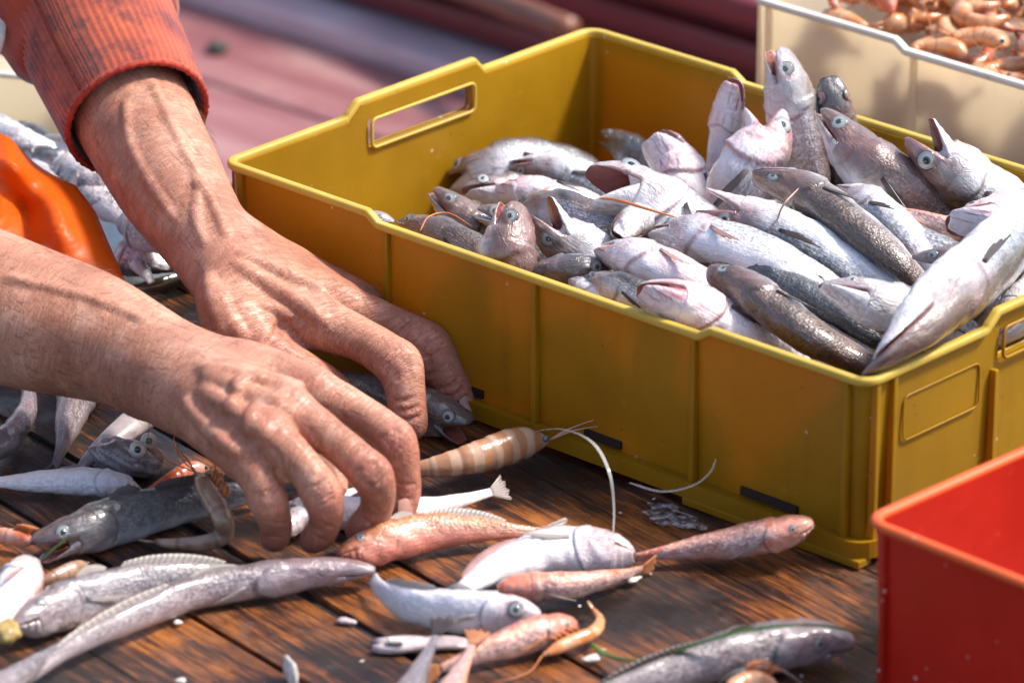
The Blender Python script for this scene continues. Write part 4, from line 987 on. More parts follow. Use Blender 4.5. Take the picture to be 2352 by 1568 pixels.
# ---- nails
M['nail'] = plain('fingernail', (.44, .22, .16), .3, .12, 200, .1, coat=.3)
def nail(x, y, dx, dy, ln, wd, d, tilt):
    c = at(x, y, d=d); e1 = nrm(RM[0]*dx-RM[1]*dy); n_ = nrm(-RM[2]+RM[0]*tilt[0]+RM[1]*tilt[1]); e1 = nrm(e1-n_*(e1@n_)); e2 = np.cross(n_, e1); v, f = [], []
    k1, k2 = 9, 7
    for sd_ in (0, 1):
        for i in range(k1):
            for j in range(k2):
                u = -1+2*i/(k1-1); w = -1+2*j/(k2-1); ww_ = wd*math.sqrt(max(.12, 1-max(0, abs(u)-.35)**2*1.9))
                v.append(c+e1*u*ln+e2*w*ww_+n_*(.0012*(1-w*w)-.0006*sd_-.0004*u*u))
    for sd_ in (0, 1):
        for i in range(k1-1):
            for j in range(k2-1):
                q = [sd_*k1*k2+a*k2+b for a, b in ((i, j), (i+1, j), (i+1, j+1), (i, j+1))]; f.append(q if sd_ == 0 else q[::-1])
    return mesh('fingernail', v, f, M['nail'], person)

if NI is not None: nail(932, 1168, -.12, 1, .0052, .0042, NI[2]-.0002, (.55, .15))
if NM is not None: nail(1074, 926, .5, .85, .0050, .0040, NM[2]-.0002, (.6, .35))
# ---- sleeve with ribbed cuff
def knit(name, a, b, freq, dirtc):
    t = NT(name); oc = t.coord(); cu = t.attr('cu').outputs['Vector']; n = t.noise(oc, 30, 5, .6); d = t.math('ADD', t.noise(oc, 48, 5, .65), t.math('MULTIPLY', t.math('SUBTRACT', t.noise(oc, 11, 3), .5), .55)); f = t.noise(oc, 500, 3)
    w = t.math('SINE', t.math('MULTIPLY', t.sep(cu)[0], freq)); w = t.math('MULTIPLY_ADD', w, .5, .5)
    c = t.ramp(n, [(.3, a), (.7, b)]); c = t.mix(t.math('MULTIPLY', t.math('SUBTRACT', 1, t.sstep(w, .1, .5)), .35), c, tuple(x*.4 for x in a))
    c = t.mix(t.math('MULTIPLY', t.sstep(d, .46, .70), .9), c, dirtc)
    t.set(color=c, rough=.85, sheen=.3, normal=t.bump(t.math('ADD', t.math('MULTIPLY', w, .5), t.math('MULTIPLY', f, .5)), .5, .0012)); return t.m
M['cuff'] = knit('orange_ribbed_cuff', (.33, .040, .014), (.54, .092, .026), 62*1., (.11, .014, .013))
M['sleeve'] = knit('orange_sweatshirt', (.30, .035, .011), (.48, .07, .018), 0., (.14, .018, .012))
def ringtube(path, rads, asp, seg=124, rib=0., ribn=62, fold=0.):
    n = len(path); T = nrm(np.gradient(path, axis=0)); V, U = [], []
    for i in range(n):
        V0 = nrm(np.cross(T[i], RM[2])); W0 = np.cross(T[i], V0)
        for k in range(seg):
            a = 2*math.pi*k/seg; r = rads[i]*(1+rib*math.cos(ribn*a)+fold*math.sin(3*a+i*.9)*math.sin(i*.8+a)); V.append(path[i]+V0*math.cos(a)*r+W0*math.sin(a)*r*asp); U.append((a, i/n, 0))
    F = [(i*seg+k, i*seg+(k+1) % seg, (i+1)*seg+(k+1) % seg, (i+1)*seg+k) for i in range(n-1) for k in range(seg)]
    return V, F, U
pc = [at(315, 272, d=2.866), at(285, 205, d=2.884), at(240, 110, d=2.908), at(195, 10, d=2.932)]
P_, _ = catmull(pc, 26); t_ = np.linspace(0, 1, 26)
rr = np.interp(t_, [0, .03, .10, .5, .9, 1], [166, 171, 174, 182, 190, 178])*px2m(P_[0])
V1, F1, U1 = ringtube(P_, rr, .95, rib=.012)
Pi, _ = catmull(pc, 26); ri = np.interp(t_, [0, .05, 1], [166, 159, 156])*px2m(P_[0]); V2, F2, U2_ = ringtube(Pi, ri, .95)
F2 = [f[::-1] for f in F2]; nv = len(V1); F2 = [tuple(nv+q for q in f) for f in F2]; seam = [(k, nv+k, nv+(k+1) % 124, (k+1) % 124) for k in range(124)]
slv = Geo()
ps = [at(236, 92, d=2.913), at(212, 48, d=2.925), at(180, -12, d=2.94), at(70, -240, d=3.0), at(-60, -520, d=3.06)]
Ps, _ = catmull(ps, 30); rs_ = np.interp(np.linspace(0, 1, 30), [0, .06, .14, .3, 1], [176, 198, 222, 226, 270])*px2m(Ps[0])
V3, F3, U3 = ringtube(Ps, rs_, .95, seg=72, fold=.075)
sw = mesh('sleeve', V3, F3, M['sleeve'], person, True, {'cu': U3}); md = sw.modifiers.new('thickness', 'SOLIDIFY'); md.thickness = .002
cuff = mesh('cuff', list(V1)+list(V2), F1+F2+seam, M['cuff'], sw, True, {'cu': U1+U2_})
ed = [np.array(V1[k])*.5+np.array(V2[k])*.5 for k in range(124)]; v, f = tube(ed, np.array([.0017*(1+.18*math.sin(k*2.1)) for k in range(124)]), 8, closed=True); mesh('cuff_edge', v, f, plain('dark_red_cuff_edge', (.40, .035, .015), .85, .3, 300, .5), sw)
kf = int(np.argmin([depth(V1[6*124+k])-0*k for k in range(124)]))-9; sm = [np.array(V1[i*124+kf]) for i in range(1, 26)]
v, f = tube(sm, .0011, 6); mesh('cuff_seam', v, f, plain('dark_cuff_seam', (.26, .025, .012), .9, .3, 300), sw)
# near arm sleeve, out of the picture on the left
ps = [at(-235, 622, z=.088), at(-300, 600, z=.092), at(-420, 560, z=.11), at(-560, 420, z=.16), at(-640, 150, z=.26)]
Ps, _ = catmull(ps, 24); rs_ = np.interp(np.linspace(0, 1, 24), [0, .1, .4, 1], [176, 190, 205, 260])*px2m(Ps[0]); V3, F3, U3 = ringtube(Ps, rs_, .95, seg=64, fold=.05)
sw2 = mesh('sleeve', V3, F3, M['sleeve'], person, True, {'cu': U3}); md = sw2.modifiers.new('thickness', 'SOLIDIFY'); md.thickness = .002
# ---- orange oilskin apron, hanging beside the tray
def oil():
    t = NT('orange_oilskin'); oc = t.coord(); n = t.noise(oc, 18, 4); s = t.noise(oc, 110, 5, .65); fo = t.math('ABSOLUTE', t.math('SUBTRACT', t.noise(oc, 16, 3, .5, .8), .5))
    c = t.ramp(n, [(.3, (.78, .13, .004)), (.7, (.84, .17, .006))]); c = t.mix(t.math('MULTIPLY', t.sstep(s, .62, .74), .35), c, (.40, .04, .01))
    t.set(color=c, rough=.42, spec=.4, normal=t.bump(t.math('ADD', t.math('MULTIPLY', s, .2), t.math('MULTIPLY', t.sstep(fo, 0, .2), 1.)), .45, .004))
    tr = t.n('ShaderNodeBsdfTranslucent'); tr.inputs[0].default_value = (.95, .20, .008, 1); mx = t.n('ShaderNodeMixShader'); mx.inputs[0].default_value = .45
    t.link(t.b.outputs[0], mx.inputs[1]); t.link(tr.outputs[0], mx.inputs[2]); t.link(mx.outputs[0], t.out.inputs[0]); return t.m
M['oilskin'] = oil()
rows = [[(-300, 140, 2.97), (-160, 210, 2.95), (-40, 285, 2.93), (20, 322, 2.925), (60, 365, 2.925), (90, 395, 2.93)],
        [(-300, 260, 2.95), (-160, 310, 2.925), (-40, 360, 2.90), (30, 385, 2.893), (100, 410, 2.905), (172, 432, 2.92)],
        [(-300, 400, 2.94), (-160, 430, 2.91), (-40, 450, 2.895), (55, 470, 2.905), (120, 470, 2.893), (215, 490, 2.915)],
        [(-300, 540, 2.93), (-160, 545, 2.90), (-30, 545, 2.90), (70, 560, 2.893), (142, 545, 2.885), (245, 560, 2.905)],
        [(-300, 680, 2.92), (-160, 670, 2.89), (-20, 640, 2.89), (90, 640, 2.885), (170, 625, 2.89), (282, 640, 2.895)],
        [(-300, 800, 2.90), (-160, 780, 2.88), (0, 730, 2.875), (110, 700, 2.87), (190, 690, 2.875), (300, 690, 2.885)]]
CG_ = np.array([[at(x, y, d=d-.058-.006*i+(0, 0, .014, -.010, .012, -.004)[(j+i//2) % 6]*(1 if j < 5 else 0)) for j, (x, y, d) in enumerate(r)] for i, r in enumerate(rows)]); nu = 36
gx = np.linspace(0, 5, nu); R1 = np.array([[np.interp(gx, range(6), r[:, k]) for k in range(3)] for r in CG_]).transpose(0, 2, 1); R2 = np.array([[np.interp(gx, range(6), R1[:, j, k]) for k in range(3)] for j in range(nu)]).transpose(2, 0, 1)
for _ in range(2): R2[1:-1, 1:-1] = .4*R2[1:-1, 1:-1]+.15*(R2[2:, 1:-1]+R2[:-2, 1:-1]+R2[1:-1, 2:]+R2[1:-1, :-2])
rg = random.Random(2)
V3 = R2.reshape(-1, 3); F3 = [(i*nu+j, i*nu+j+1, (i+1)*nu+j+1, (i+1)*nu+j) for i in range(nu-1) for j in range(nu-1)]
ap = mesh('apron', V3, F3, M['oilskin'], person, True); md = ap.modifiers.new('thickness', 'SOLIDIFY'); md.thickness = .0016
# white shirt hem at the far left of the sleeve
P_, _ = catmull([at(2, -70, d=2.925), at(4, 10, d=2.915), at(-6, 100, d=2.905), at(-34, 165, d=2.91)], 16); v, f = tube(P_, .0035, 10, sec=[(1.*math.cos(q), .4*math.sin(q)) for q in np.linspace(0, 6.28, 10, endpoint=False)]); mesh('shirt_hem', v, f, plain('white_shirt', (.62, .56, .52), .9, .1, 200), person)
# ---- hair on the forearms
def hairs(n, seed, sl, js, umin, umax):
    rg = np.random.RandomState(seed); P = np.array([j[0] for j in js]); ax_w = nrm((P[-1]-P[0])) @ RM
    idx = rg.choice(np.arange(len(BV))[sl], n*4); u = arm_ax[idx, 0]; idx = idx[(u > umin) & (u < umax)][:n]
    g = Geo(); Cc = np.mean(BV[sl], 0)
    P0 = np.array([j[0] for j in js]) @ RM+CP
    for i in idx:
        p = BV[i]; k = np.argmin(np.sum((P0-p)**2, 1)); nn_ = nrm(p-P0[k]-ax_w*((p-P0[k])@ax_w)); sd = nrm(np.cross(nn_, ax_w))
        d_ = nrm(ax_w*.8+sd*rg.normal(.45, .35)+nn_*.22); l = rg.uniform(.005, .010)
        g.tube([p-nn_*.0004, p+d_*l*.5+nn_*.0007, p+d_*l+nn_*.0003], [.00008, .00006, .00003], 3, caps=False)
    return g
g = hairs(700, 1, slice(0, nA), fore, .06, .23); k2 = hairs(900, 2, slice(nA, None), foreL, .09, .20); g.add(k2.V, k2.F)
ho = g.obj('arm_hair', plain('dark_arm_hair', (.16, .075, .04), .5), person); ho['kind'] = 'stuff'
# ------------------------------------------------------------------ hake in the yellow crate
random.seed(7)
GC = 'hake heaped in the yellow crate'
def cf(label, pts, h, roll=0, gape=0, mat='hake', **k):
    return fish(label, pts, h, roll, gape, mat, group=GC, cratefish=True, **k)
cf('white hake standing highest at the back corner, snout pointing up with one round eye', [(1795, 108, .140), (1812, 190, .122), (1838, 300, .095), (1862, 420, .065)], 66, 158, 20, 'pale_hake')
cf('gaping hake below the tallest one, silvery white cheek and red gill slit', [(1800, 262, .112), (1765, 330, .100), (1725, 410, .085), (1690, 480, .066)], 84, 168, 62, 'gill_hake', eyemat='eye')
cf('pale sliver of a hake gill behind the gaping pair at the back', [(1690, 182, .120), (1676, 240, .105), (1662, 330, .08)], 44, 250, 20, 'gill_hake')
cf('dark backed hake head upright just right of the tallest hake', [(1908, 176, .125), (1915, 240, .11), (1925, 330, .085), (1935, 420, .062)], 52, 100, 0, 'dark_hake')
cf('large brown cheeked hake leaning up against the dark upright one', [(1892, 254, .124), (1955, 330, .112), (2050, 415, .098), (2160, 500, .078)], 74, 172, 4, 'brown_hake')
cf('hake with wide open mouth at the far right below the crate rim', [(2080, 316, .122), (2150, 370, .110), (2225, 430, .096), (2300, 480, .082)], 76, 8, 42, 'hake')
cf('brown backed hake lying across the middle with its back to the viewer', [(1728, 408, .116), (1840, 440, .114), (1960, 520, .106), (2060, 600, .094), (2130, 670, .080)], 52, 48, 0, 'brown_hake')
cf('slim pale hake lying just behind the brown backed hake', [(1925, 440, .092), (2010, 490, .094), (2085, 560, .09), (2140, 640, .08)], 50, 15, 0, 'hake', eyes=False)
cf('white bellied hake with open red mouth and long black side fin', [(1598, 486, .104), (1700, 500, .102), (1810, 545, .097), (1930, 615, .087), (2050, 690, .074)], 60, 6, 30, 'hake', pecang=4)
cf('hake lying belly toward the viewer with pink throat folds and pink fin', [(1512, 535, .088), (1620, 545, .098), (1740, 580, .098), (1860, 635, .09), (1970, 705, .078)], 58, 214, 10, 'pale_hake', pec='fin_pink')
cf('dark grey hake lying under the white bellied ones near the front', [(1608, 590, .090), (1730, 622, .089), (1880, 700, .081), (1990, 760, .073), (2070, 800, .066)], 56, 74, 0, 'dark_hake')
cf('brown headed hake nearest the front rim with purple lips', [(1624, 626, .104), (1720, 672, .102), (1850, 765, .090), (1940, 815, .080), (2010, 852, .072)], 54, 62, 7, 'brown_hake')
cf('pale hake head with small dark eye lying right of centre', [(1880, 660, .108), (1980, 682, .104), (2080, 715, .094), (2180, 760, .080)], 66, 206, 3, 'pale_hake', eye=.75)
cf('silver hake with gaping toothed mouth above the long white hake', [(2098, 590, .104), (2190, 598, .106), (2290, 590, .1), (2390, 570, .09)], 54, 172, 40, 'hake')
cf('longest white hake lying diagonally over the right end of the crate', [(1978, 868, .095), (2040, 812, .107), (2130, 735, .115), (2250, 625, .117), (2370, 505, .112), (2440, 440, .098), (2490, 420, .08)], 82, 8, 0, 'hake', pecang=2, eyes=False)
cf('pale underside of a hake jaw at the right edge of the picture', [(2172, 520, .108), (2260, 505, .112), (2370, 480, .108), (2450, 470, .1)], 62, 236, 8, 'gill_hake')
cf('silvery flank of a hake partly buried below the pink tail', [(2040, 520, .084), (2110, 560, .088), (2200, 600, .085)], 48, 185, 0, 'pale_hake', eyes=False, pec=None)
cf('pale hake flank at the right end showing through the handle hole', [(2260, 800, .078), (2330, 740, .088), (2420, 660, .092)], 66, 0, 0, 'pale_hake', eyes=False, pec=None)
fish('pink gurnard tail sticking out above the silver hake', [(2290, 530, .092), (2180, 520, .096), (2100, 492, .098), (2062, 480, .098)], 30, 0, 0, 'pink_fish', 'round', tail='fin_orange', name='gurnard', pec=None, eyes=False)
# centre and left of the pile
cf('fat white hake in the middle with red gaping mouth turned up left', [(1352, 388, .108), (1430, 422, .099), (1530, 480, .086), (1620, 560, .072)], 84, 212, 44, 'pale_hake', pecang=30)
cf('small dark hake head poking up at the back of the crate', [(1388, 302, .052), (1440, 335, .05), (1500, 385, .045)], 42, 160, 20, 'dark_hake')
cf('pink gilled hake head propped up left of the gaping white one', [(1502, 312, .086), (1540, 360, .077), (1580, 430, .062), (1610, 490, .046)], 66, 245, 40, 'gill_hake')
cf('hake with white belly up and big ringed eye behind the middle', [(1172, 392, .052), (1260, 398, .056), (1350, 430, .052)], 52, 22, 6, 'hake')
cf('grey hake turned on its back at the far left of the pile', [(1040, 410, .040), (1110, 388, .050), (1200, 372, .052), (1290, 380, .044)], 64, 200, 30, 'hake')
cf('smooth pale hake jaw lying under the big ringed eye', [(1135, 452, .052), (1210, 440, .058), (1300, 455, .054)], 42, 250, 0, 'gill_hake')
cf('silver hake with amber ringed eye lying behind the upright head', [(1190, 470, .064), (1270, 478, .072), (1380, 515, .07)], 54, 170, 12, 'hake')
cf('hake with gaping mouth leaning right of the upright head', [(1212, 492, .100), (1280, 548, .086), (1370, 615, .07)], 70, 8, 40, 'hake')
cf('upright brown hake head at the front rim seen with both eyes', [(1192, 466, .112), (1180, 530, .100), (1166, 610, .084), (1156, 690, .062)], 72, 142, 26, 'brown_hake', eye=.95, pec=None)
cf('brown pink hake head above the lowest one at the left end', [(1000, 432, .076), (1045, 480, .067), (1110, 545, .054)], 60, 168, 10, 'brown_hake')
cf('rusty brown hake head lowest at the left end by the front wall', [(920, 512, .070), (1010, 540, .073), (1100, 590, .068)], 52, 178, 10, 'brown_hake')
cf('hake eye just peeking over the dropped front rim', [(905, 506, .072), (860, 502, .074), (780, 520, .066)], 30, 18, 0, 'pale_hake', pec=None)
cf('small grey hake head facing the viewer in the middle', [(1418, 548, .090), (1450, 518, .088), (1500, 490, .075)], 46, -75, 5, 'brown_hake', eye=.8)
cf('dark hake mouth half hidden left of the small grey head', [(1372, 520, .078), (1410, 545, .076), (1470, 590, .07)], 38, 150, 18, 'dark_hake')
cf('pale pink hake lying belly up in the middle of the front', [(1376, 588, .092), (1465, 590, .100), (1555, 625, .096), (1650, 675, .085)], 50, 232, 2, 'gill_hake', pec='fin_pink')
cf('dark hake head facing right at the front rim below the upright head', [(1402, 612, .086), (1325, 615, .088), (1245, 640, .078)], 46, 22, 6, 'dark_hake', eye=1.15)
cf('hake with open purple mouth and gold eye by the front rim', [(1346, 638, .088), (1430, 662, .092), (1530, 710, .086)], 42, 168, 44, 'hake')
cf('white lower jaw of a hake just above the front rim', [(1308, 650, .084), (1390, 678, .086), (1490, 728, .078)], 30, 236, 0, 'pale_hake', eyes=False, pec=None)
cf('pink hake with folded gills and torn throat at the front rim', [(1462, 670, .104), (1545, 685, .102), (1640, 725, .091), (1740, 775, .078)], 62, 228, 16, 'gill_hake', eyes=False)
cf('silver hake head between the left heads and the upright head', [(1098, 478, .074), (1150, 500, .070), (1220, 560, .056)], 48, 172, 16, 'hake')
cf('white jawed hake squeezed behind the two brown heads at the left', [(1060, 440, .054), (1110, 432, .056), (1200, 440, .05)], 44, 205, 12, 'hake')
cf('grey headed hake tucked under the fat white hake', [(1340, 470, .074), (1400, 490, .072), (1480, 530, .06)], 44, 168, 8, 'hake')
for i, (x, y, z, x2, y2, h) in enumerate([(1230, 560, .045, 1420, 640, 60), (1440, 470, .05, 1640, 560, 62), (1640, 380, .06, 1800, 520, 62), (1760, 540, .065, 2000, 660, 62), (2000, 470, .06, 2200, 560, 62),
        (1500, 620, .066, 1760, 760, 60), (1700, 700, .064, 1960, 830, 60), (2050, 700, .078, 2280, 640, 62), (1080, 480, .03, 1230, 520, 56), (960, 520, .03, 1130, 600, 54), (1250, 420, .028, 1420, 450, 56), (2120, 780, .07, 2340, 660, 62), (1780, 330, .05, 1950, 470, 62), (2080, 420, .06, 2280, 500, 62)]):
    fish('lower hake mostly buried under the other fish in the yellow crate', [(x, y, z), ((x+x2)/2, (y+y2)/2, z+.004), (x2, y2, z)], h, random.choice((20, 70, 160, 200)), 0, random.choice(('hake', 'dark_hake', 'pale_hake')), group='buried hake of the lower layer', cratefish=True, eyes=False, pec=None, jaw=False)

# ------------------------------------------------------------------ fish on the planks
def tf(label, pts, h, roll=0, gape=0, mat='grey_fish', spec='round', **k):
    k.setdefault('name', 'fish'); return fish(label, pts, h, roll, gape, mat, spec, **k)
tf('big dark grey hake with open mouth and pale ringed eye under the near arm', [(72, 1240, .012), (165, 1222, .013), (300, 1180, .0125), (430, 1150, .012), (560, 1130, .011), (700, 1118, .010)], 60, 165, 30, 'dark_hake', 'hake', name='hake', dorsal='fin_dark', pec=None)
tf('long grey mauve fish lying across the front with its head toward the middle', [(862, 1308, .011), (760, 1308, .0115), (620, 1325, .0115), (470, 1350, .0115), (350, 1395, .012), (250, 1440, .012), (140, 1500, .012), (20, 1590, .01)], 44, 25, 3, 'mauve_fish', tail='fin_pale', pec='fin_pale', pecang=20, flat=.9, dorsal='fin_pale')
tf('long pale brown fish lying under the long mauve one', [(25, 1440, .013), (120, 1395, .013), (260, 1350, .0125), (390, 1325, .012), (520, 1315, .010), (640, 1322, .008)], 58, 172, 0, 'grey_fish', dorsal='fin_pale', pec='fin_pale', flat=.8)
tf('white fish head with pink gill at the left edge', [(72, 1298, .016), (45, 1350, .017), (0, 1420, .016), (-60, 1490, .012)], 52, 160, 10, 'white_fish', pec='fin_pink')
tf('blurred pinkish fish tail at the bottom left corner', [(-120, 1690, .010), (-20, 1600, .012), (60, 1540, .012), (130, 1488, .012), (165, 1455, .014)], 52, 90, 0, 'grey_fish', tail='fin_pale', pec=None, eyes=False)
tf('grey fish curled round at the left edge under the near arm', [(-80, 1060, .011), (10, 1012, .011), (58, 950, .011), (62, 890, .011), (20, 860, .011), (-40, 880, .01)], 36, 90, 0, 'grey_fish', pec=None, eyes=False)
tf('grey mauve fish with its tail pointing down between curled fish and squid', [(215, 800, .013), (185, 880, .013), (158, 960, .012), (136, 1040, .009), (124, 1075, .006)], 56, 60, 0, 'mauve_fish', pec='fin_pale', tail='fin_dark')
tf('silver tailed fish with see through brown head at the left edge', [(325, 1128, .006), (260, 1115, .008), (180, 1108, .009), (80, 1108, .009), (-60, 1108, .008)], 34, 170, 0, 'blue_white_fish', pec=None, eye=.8)
tf('slim white fish held under the near hand, tail toward the crate', [(640, 1170, .011), (760, 1180, .011), (880, 1180, .011), (980, 1170, .011), (1070, 1148, .010), (1128, 1130, .009)], 40, 12, 0, 'white_fish', tail='fin_pale', pec=None, dorsal='fin_pale')
tf('orange brown fish lying in front of the near hand', [(776, 1278, .010), (860, 1248, .012), (960, 1222, .0125), (1060, 1212, .012), (1160, 1216, .010), (1245, 1222, .007)], 50, 195, 0, 'orange_fish', tail='fin_pale', pec=None, dorsal='fin_pale', flat=.85)
tf('plump white and pink fish bent in the middle of the planks', [(1458, 1276, .012), (1370, 1262, .013), (1270, 1262, .013), (1170, 1290, .012), (1085, 1335, .010), (1030, 1378, .008)], 60, -35, 0, 'white_fish', pec='fin_pale', tail='fin_pale', eye=.7, pecang=0, dorsal='fin_pink')
tf('small red pink fish lying in front of the plump white one', [(1142, 1350, .010), (1220, 1345, .011), (1310, 1342, .0105), (1400, 1326, .009), (1475, 1305, .006)], 36, 140, 0, 'pink_fish', tail='fin_orange', pec='fin_pale', eye=.8)
tf('pink fish with orange spots propped on the crate flange at right', [(1868, 1198, .024), (1800, 1218, .020), (1700, 1240, .014), (1600, 1256, .010), (1520, 1268, .008), (1455, 1280, .006)], 42, 28, 0, 'red_spot_fish', tail='fin_orange', pec='fin_pale', eye=.85, name='dragonet')
tf('bluish white fish with a large dark eye and humped back', [(1242, 1412, .010), (1150, 1405, .0115), (1040, 1398, .012), (940, 1385, .011), (880, 1355, .010), (856, 1325, .009)], 56, 18, 0, 'blue_white_fish', pec='fin_pale', eye=1.55, dorsal='fin_pale', flat=.7)
tf('small orange pink fish behind the bottom edge pointing right', [(1320, 1428, .010), (1240, 1450, .011), (1160, 1475, .0105), (1080, 1505, .009), (1010, 1535, .007)], 42, 25, 0, 'pink_fish', tail='fin_orange', pec='fin_orange', eye=.75)
tf('orange tail of a fish standing up from the bottom edge', [(985, 1700, .012), (1020, 1620, .013), (1050, 1560, .013), (1075, 1505, .014), (1085, 1480, .016)], 40, 20, 0, 'pink_fish', tail='fin_orange', pec=None, eyes=False)
tf('grey tail with dark forked tips at the bottom edge', [(870, 1720, .013), (915, 1640, .014), (955, 1560, .015), (988, 1490, .018), (1002, 1460, .021)], 48, 40, 0, 'grey_fish', tail='fin_dark', pec=None, eyes=False)
tf('long dark mauve fish under the seagrass at the bottom right', [(1962, 1475, .011), (1880, 1468, .013), (1780, 1478, .014), (1660, 1505, .014), (1540, 1540, .013), (1400, 1585, .012), (1260, 1640, .01)], 62, 35, 0, 'mauve_fish', pec='fin_pale', tail=None, dorsal='fin_dark')
tf('dark hake with gaping mouth gripped by the far hand at the crate foot', [(1086, 968, .012), (1010, 950, .013), (920, 922, .013), (820, 888, .012), (700, 850, .011)], 58, 24, 46, 'dark_hake', 'hake', name='hake', pec='fin_dark')
tf('small pale fish squeezed between the fingers of the near hand', [(655, 1225, .008), (690, 1190, .010), (760, 1150, .011), (830, 1120, .010)], 30, 40, 0, 'blue_white_fish', pec=None, eyes=False)
# fish in the steel tray (blurred)
tr = [((-40, 330), (150, 350), 46), ((20, 300), (200, 380), 40), ((90, 330), (260, 420), 44), ((130, 390), (300, 460), 46), ((170, 430), (330, 520), 44), ((290, 480), (400, 560), 40), ((310, 540), (420, 600), 38), ((260, 600), (420, 620), 38), ((330, 500), (420, 560), 40), ((150, 350), (330, 410), 36), ((300, 450), (420, 500), 38), ((350, 560), (440, 640), 36), ((-60, 290), (80, 310), 40), ((40, 400), (180, 470), 44), ((290, 570), (350, 650), 34), ((300, 520), (410, 590), 40), ((270, 470), (390, 540), 44), ((240, 420), (370, 480), 46), ((330, 590), (440, 620), 36), ((215, 440), (330, 540), 42)]
rgt = random.Random(21)
for q in range(16):
    x, y = rgt.uniform(-20, 360), rgt.uniform(300, 600)
    y = min(y, 350+.85*max(0, x-90))
    tr.append(((x, y), (x+rgt.uniform(110, 190), y+rgt.uniform(20, 90)), rgt.uniform(36, 46)))
for i, (a, b, h) in enumerate(tr):
    z = .036 if i % 3 else .042
    if b[1] > 590: z = .024
    fish('blurred small silver fish in the heap on the steel tray', [(a[0], a[1], z), ((a[0]+b[0])/2, (a[1]+b[1])/2-6, z+.004), (b[0], b[1], z)], h, random.choice((0, 180, 200, 220, 30, 150)), 0, random.choice(('tray_fish', 'pale_hake', 'pale_hake', 'hake')), 'round', name='fish', group='silver fish heaped on the steel tray', pec=None, eyes=(i % 2 == 0))

# ------------------------------------------------------------------ squid, shrimps, scraps
sq = empty('squid', at(290, 1045, z=.01), 'speckled grey squid with two white eyes by the wrist of the near hand', 'squid')
P_, _ = catmull([at(345, 940, z=.016), at(290, 985, z=.015), at(230, 1030, z=.012), at(175, 1082, z=.006)], 26)
rr = np.interp(np.linspace(0, 1, 26), [0, .1, .5, .9, 1], [.6, 1, .8, .35, .1])*.0098
v, f = tube(P_, rr, 14, sec=[(math.cos(q), .75*math.sin(q)) for q in np.linspace(0, 2*np.pi, 14, endpoint=False)], up=(0, 0, 1)); mesh('mantle', v, f, M['squid'], sq, True, {'fa': np.c_[np.repeat(np.linspace(0, 1, 26), 14), np.zeros((364, 3))]})
bm = bmesh.new(); bmesh.ops.create_icosphere(bm, subdivisions=4, radius=1); c = at(292, 1050, z=.010); ex = RM[0]; ez = np.array((0, 0, 1.)); ey = np.cross(ez, ex)
V_ = []
for q in bm.verts:
    u = np.array(q.co); k = 1+.10*math.sin(u[0]*5+1)*math.cos(u[1]*6)+.05*math.sin(u[2]*11+u[0]*7)
    V_.append(c+(ex*u[0]*.0185-0*ey+ey*u[1]*.012+ez*u[2]*.0098-ez*.003*u[0])*k)
F_ = [tuple(z.index for z in q.verts) for q in bm.faces]; bm.free()
def spotmat():
    t = NT('squid_head_skin'); oc = t.coord(); vo = t.voro(oc, 620); n = t.noise(oc, 130, 4)
    c_ = t.ramp(n, [(.3, (.20, .155, .16)), (.7, (.36, .30, .30))]); c_ = t.mix(t.math('SUBTRACT', 1, t.sstep(vo, .16, .30)), c_, (.05, .03, .03))
    t.set(color=c_, rough=.18, coat=.6, normal=t.bump(n, .5, .002)); return t.m
mesh('head', V_, F_, spotmat(), sq)
for (x, y, z) in ((316, 1032, .0205), (342, 1012, .0185)):
    for nm, r_, mt, off in (('eye', .0044, 'white_bit', 0), ('pupil', .0019, 'pupil', .0034)):
        bm = bmesh.new(); bmesh.ops.create_uvsphere(bm, u_segments=16, v_segments=12, radius=r_); cc_ = at(x, y, z=z); cc_ = cc_+nrm(CP-cc_)*off
        o_ = mesh(nm, [np.array(q.co)+cc_ for q in bm.verts], [tuple(w.index for w in q.verts) for q in bm.faces], M[mt], sq if nm == 'eye' else eo_); bm.free()
        if nm == 'eye': eo_ = o_
shrimp('translucent brown shrimp bent in a hook over the dark grey hake', [(452, 1085, .026), (478, 1130, .0265), (508, 1185, .022), (515, 1225, .012), (470, 1246, .008), (400, 1248, .006), (358, 1244, .005)], 27, 'shrimp_brown', 0)
shrimp('reddish shrimp half hidden by the wrist above the hooked one', [(480, 1075, .012), (435, 1082, .012), (385, 1108, .010), (335, 1132, .007)], 24, 'shrimp_red', 0)
shrimp('small red shrimp at the left edge touching the dark hake snout', [(82, 1245, .008), (40, 1235, .008), (-10, 1225, .008), (-60, 1222, .007)], 20, 'shrimp_red', 180)
shrimp('brown shrimp piece between white fish head and long fish', [(205, 1295, .008), (160, 1310, .009), (115, 1328, .009), (75, 1345, .007)], 20, 'shrimp_brown', 0, feelers=0)
shrimp('striped prawn banded brown and cream at the foot of the yellow crate', [(1262, 1010, .014), (1190, 1020, .015), (1110, 1046, .015), (1030, 1066, .014), (940, 1080, .012)], 44, 'shrimp_stripe', 10, legs=False, name='prawn', cat='prawn', fmat='feeler_pale', feelers=4)
shrimp('torn orange shrimp lying right of the small orange pink fish', [(1245, 1505, .006), (1300, 1478, .008), (1360, 1452, .009), (1378, 1425, .008), (1362, 1398, .007)], 18, 'shrimp', 0, feelers=1)
shrimp('orange shrimp legs up inside a clear loop at the bottom edge', [(1790, 1580, .010), (1740, 1562, .012), (1690, 1575, .012), (1660, 1620, .01)], 26, 'shrimp', 180, feelers=3)
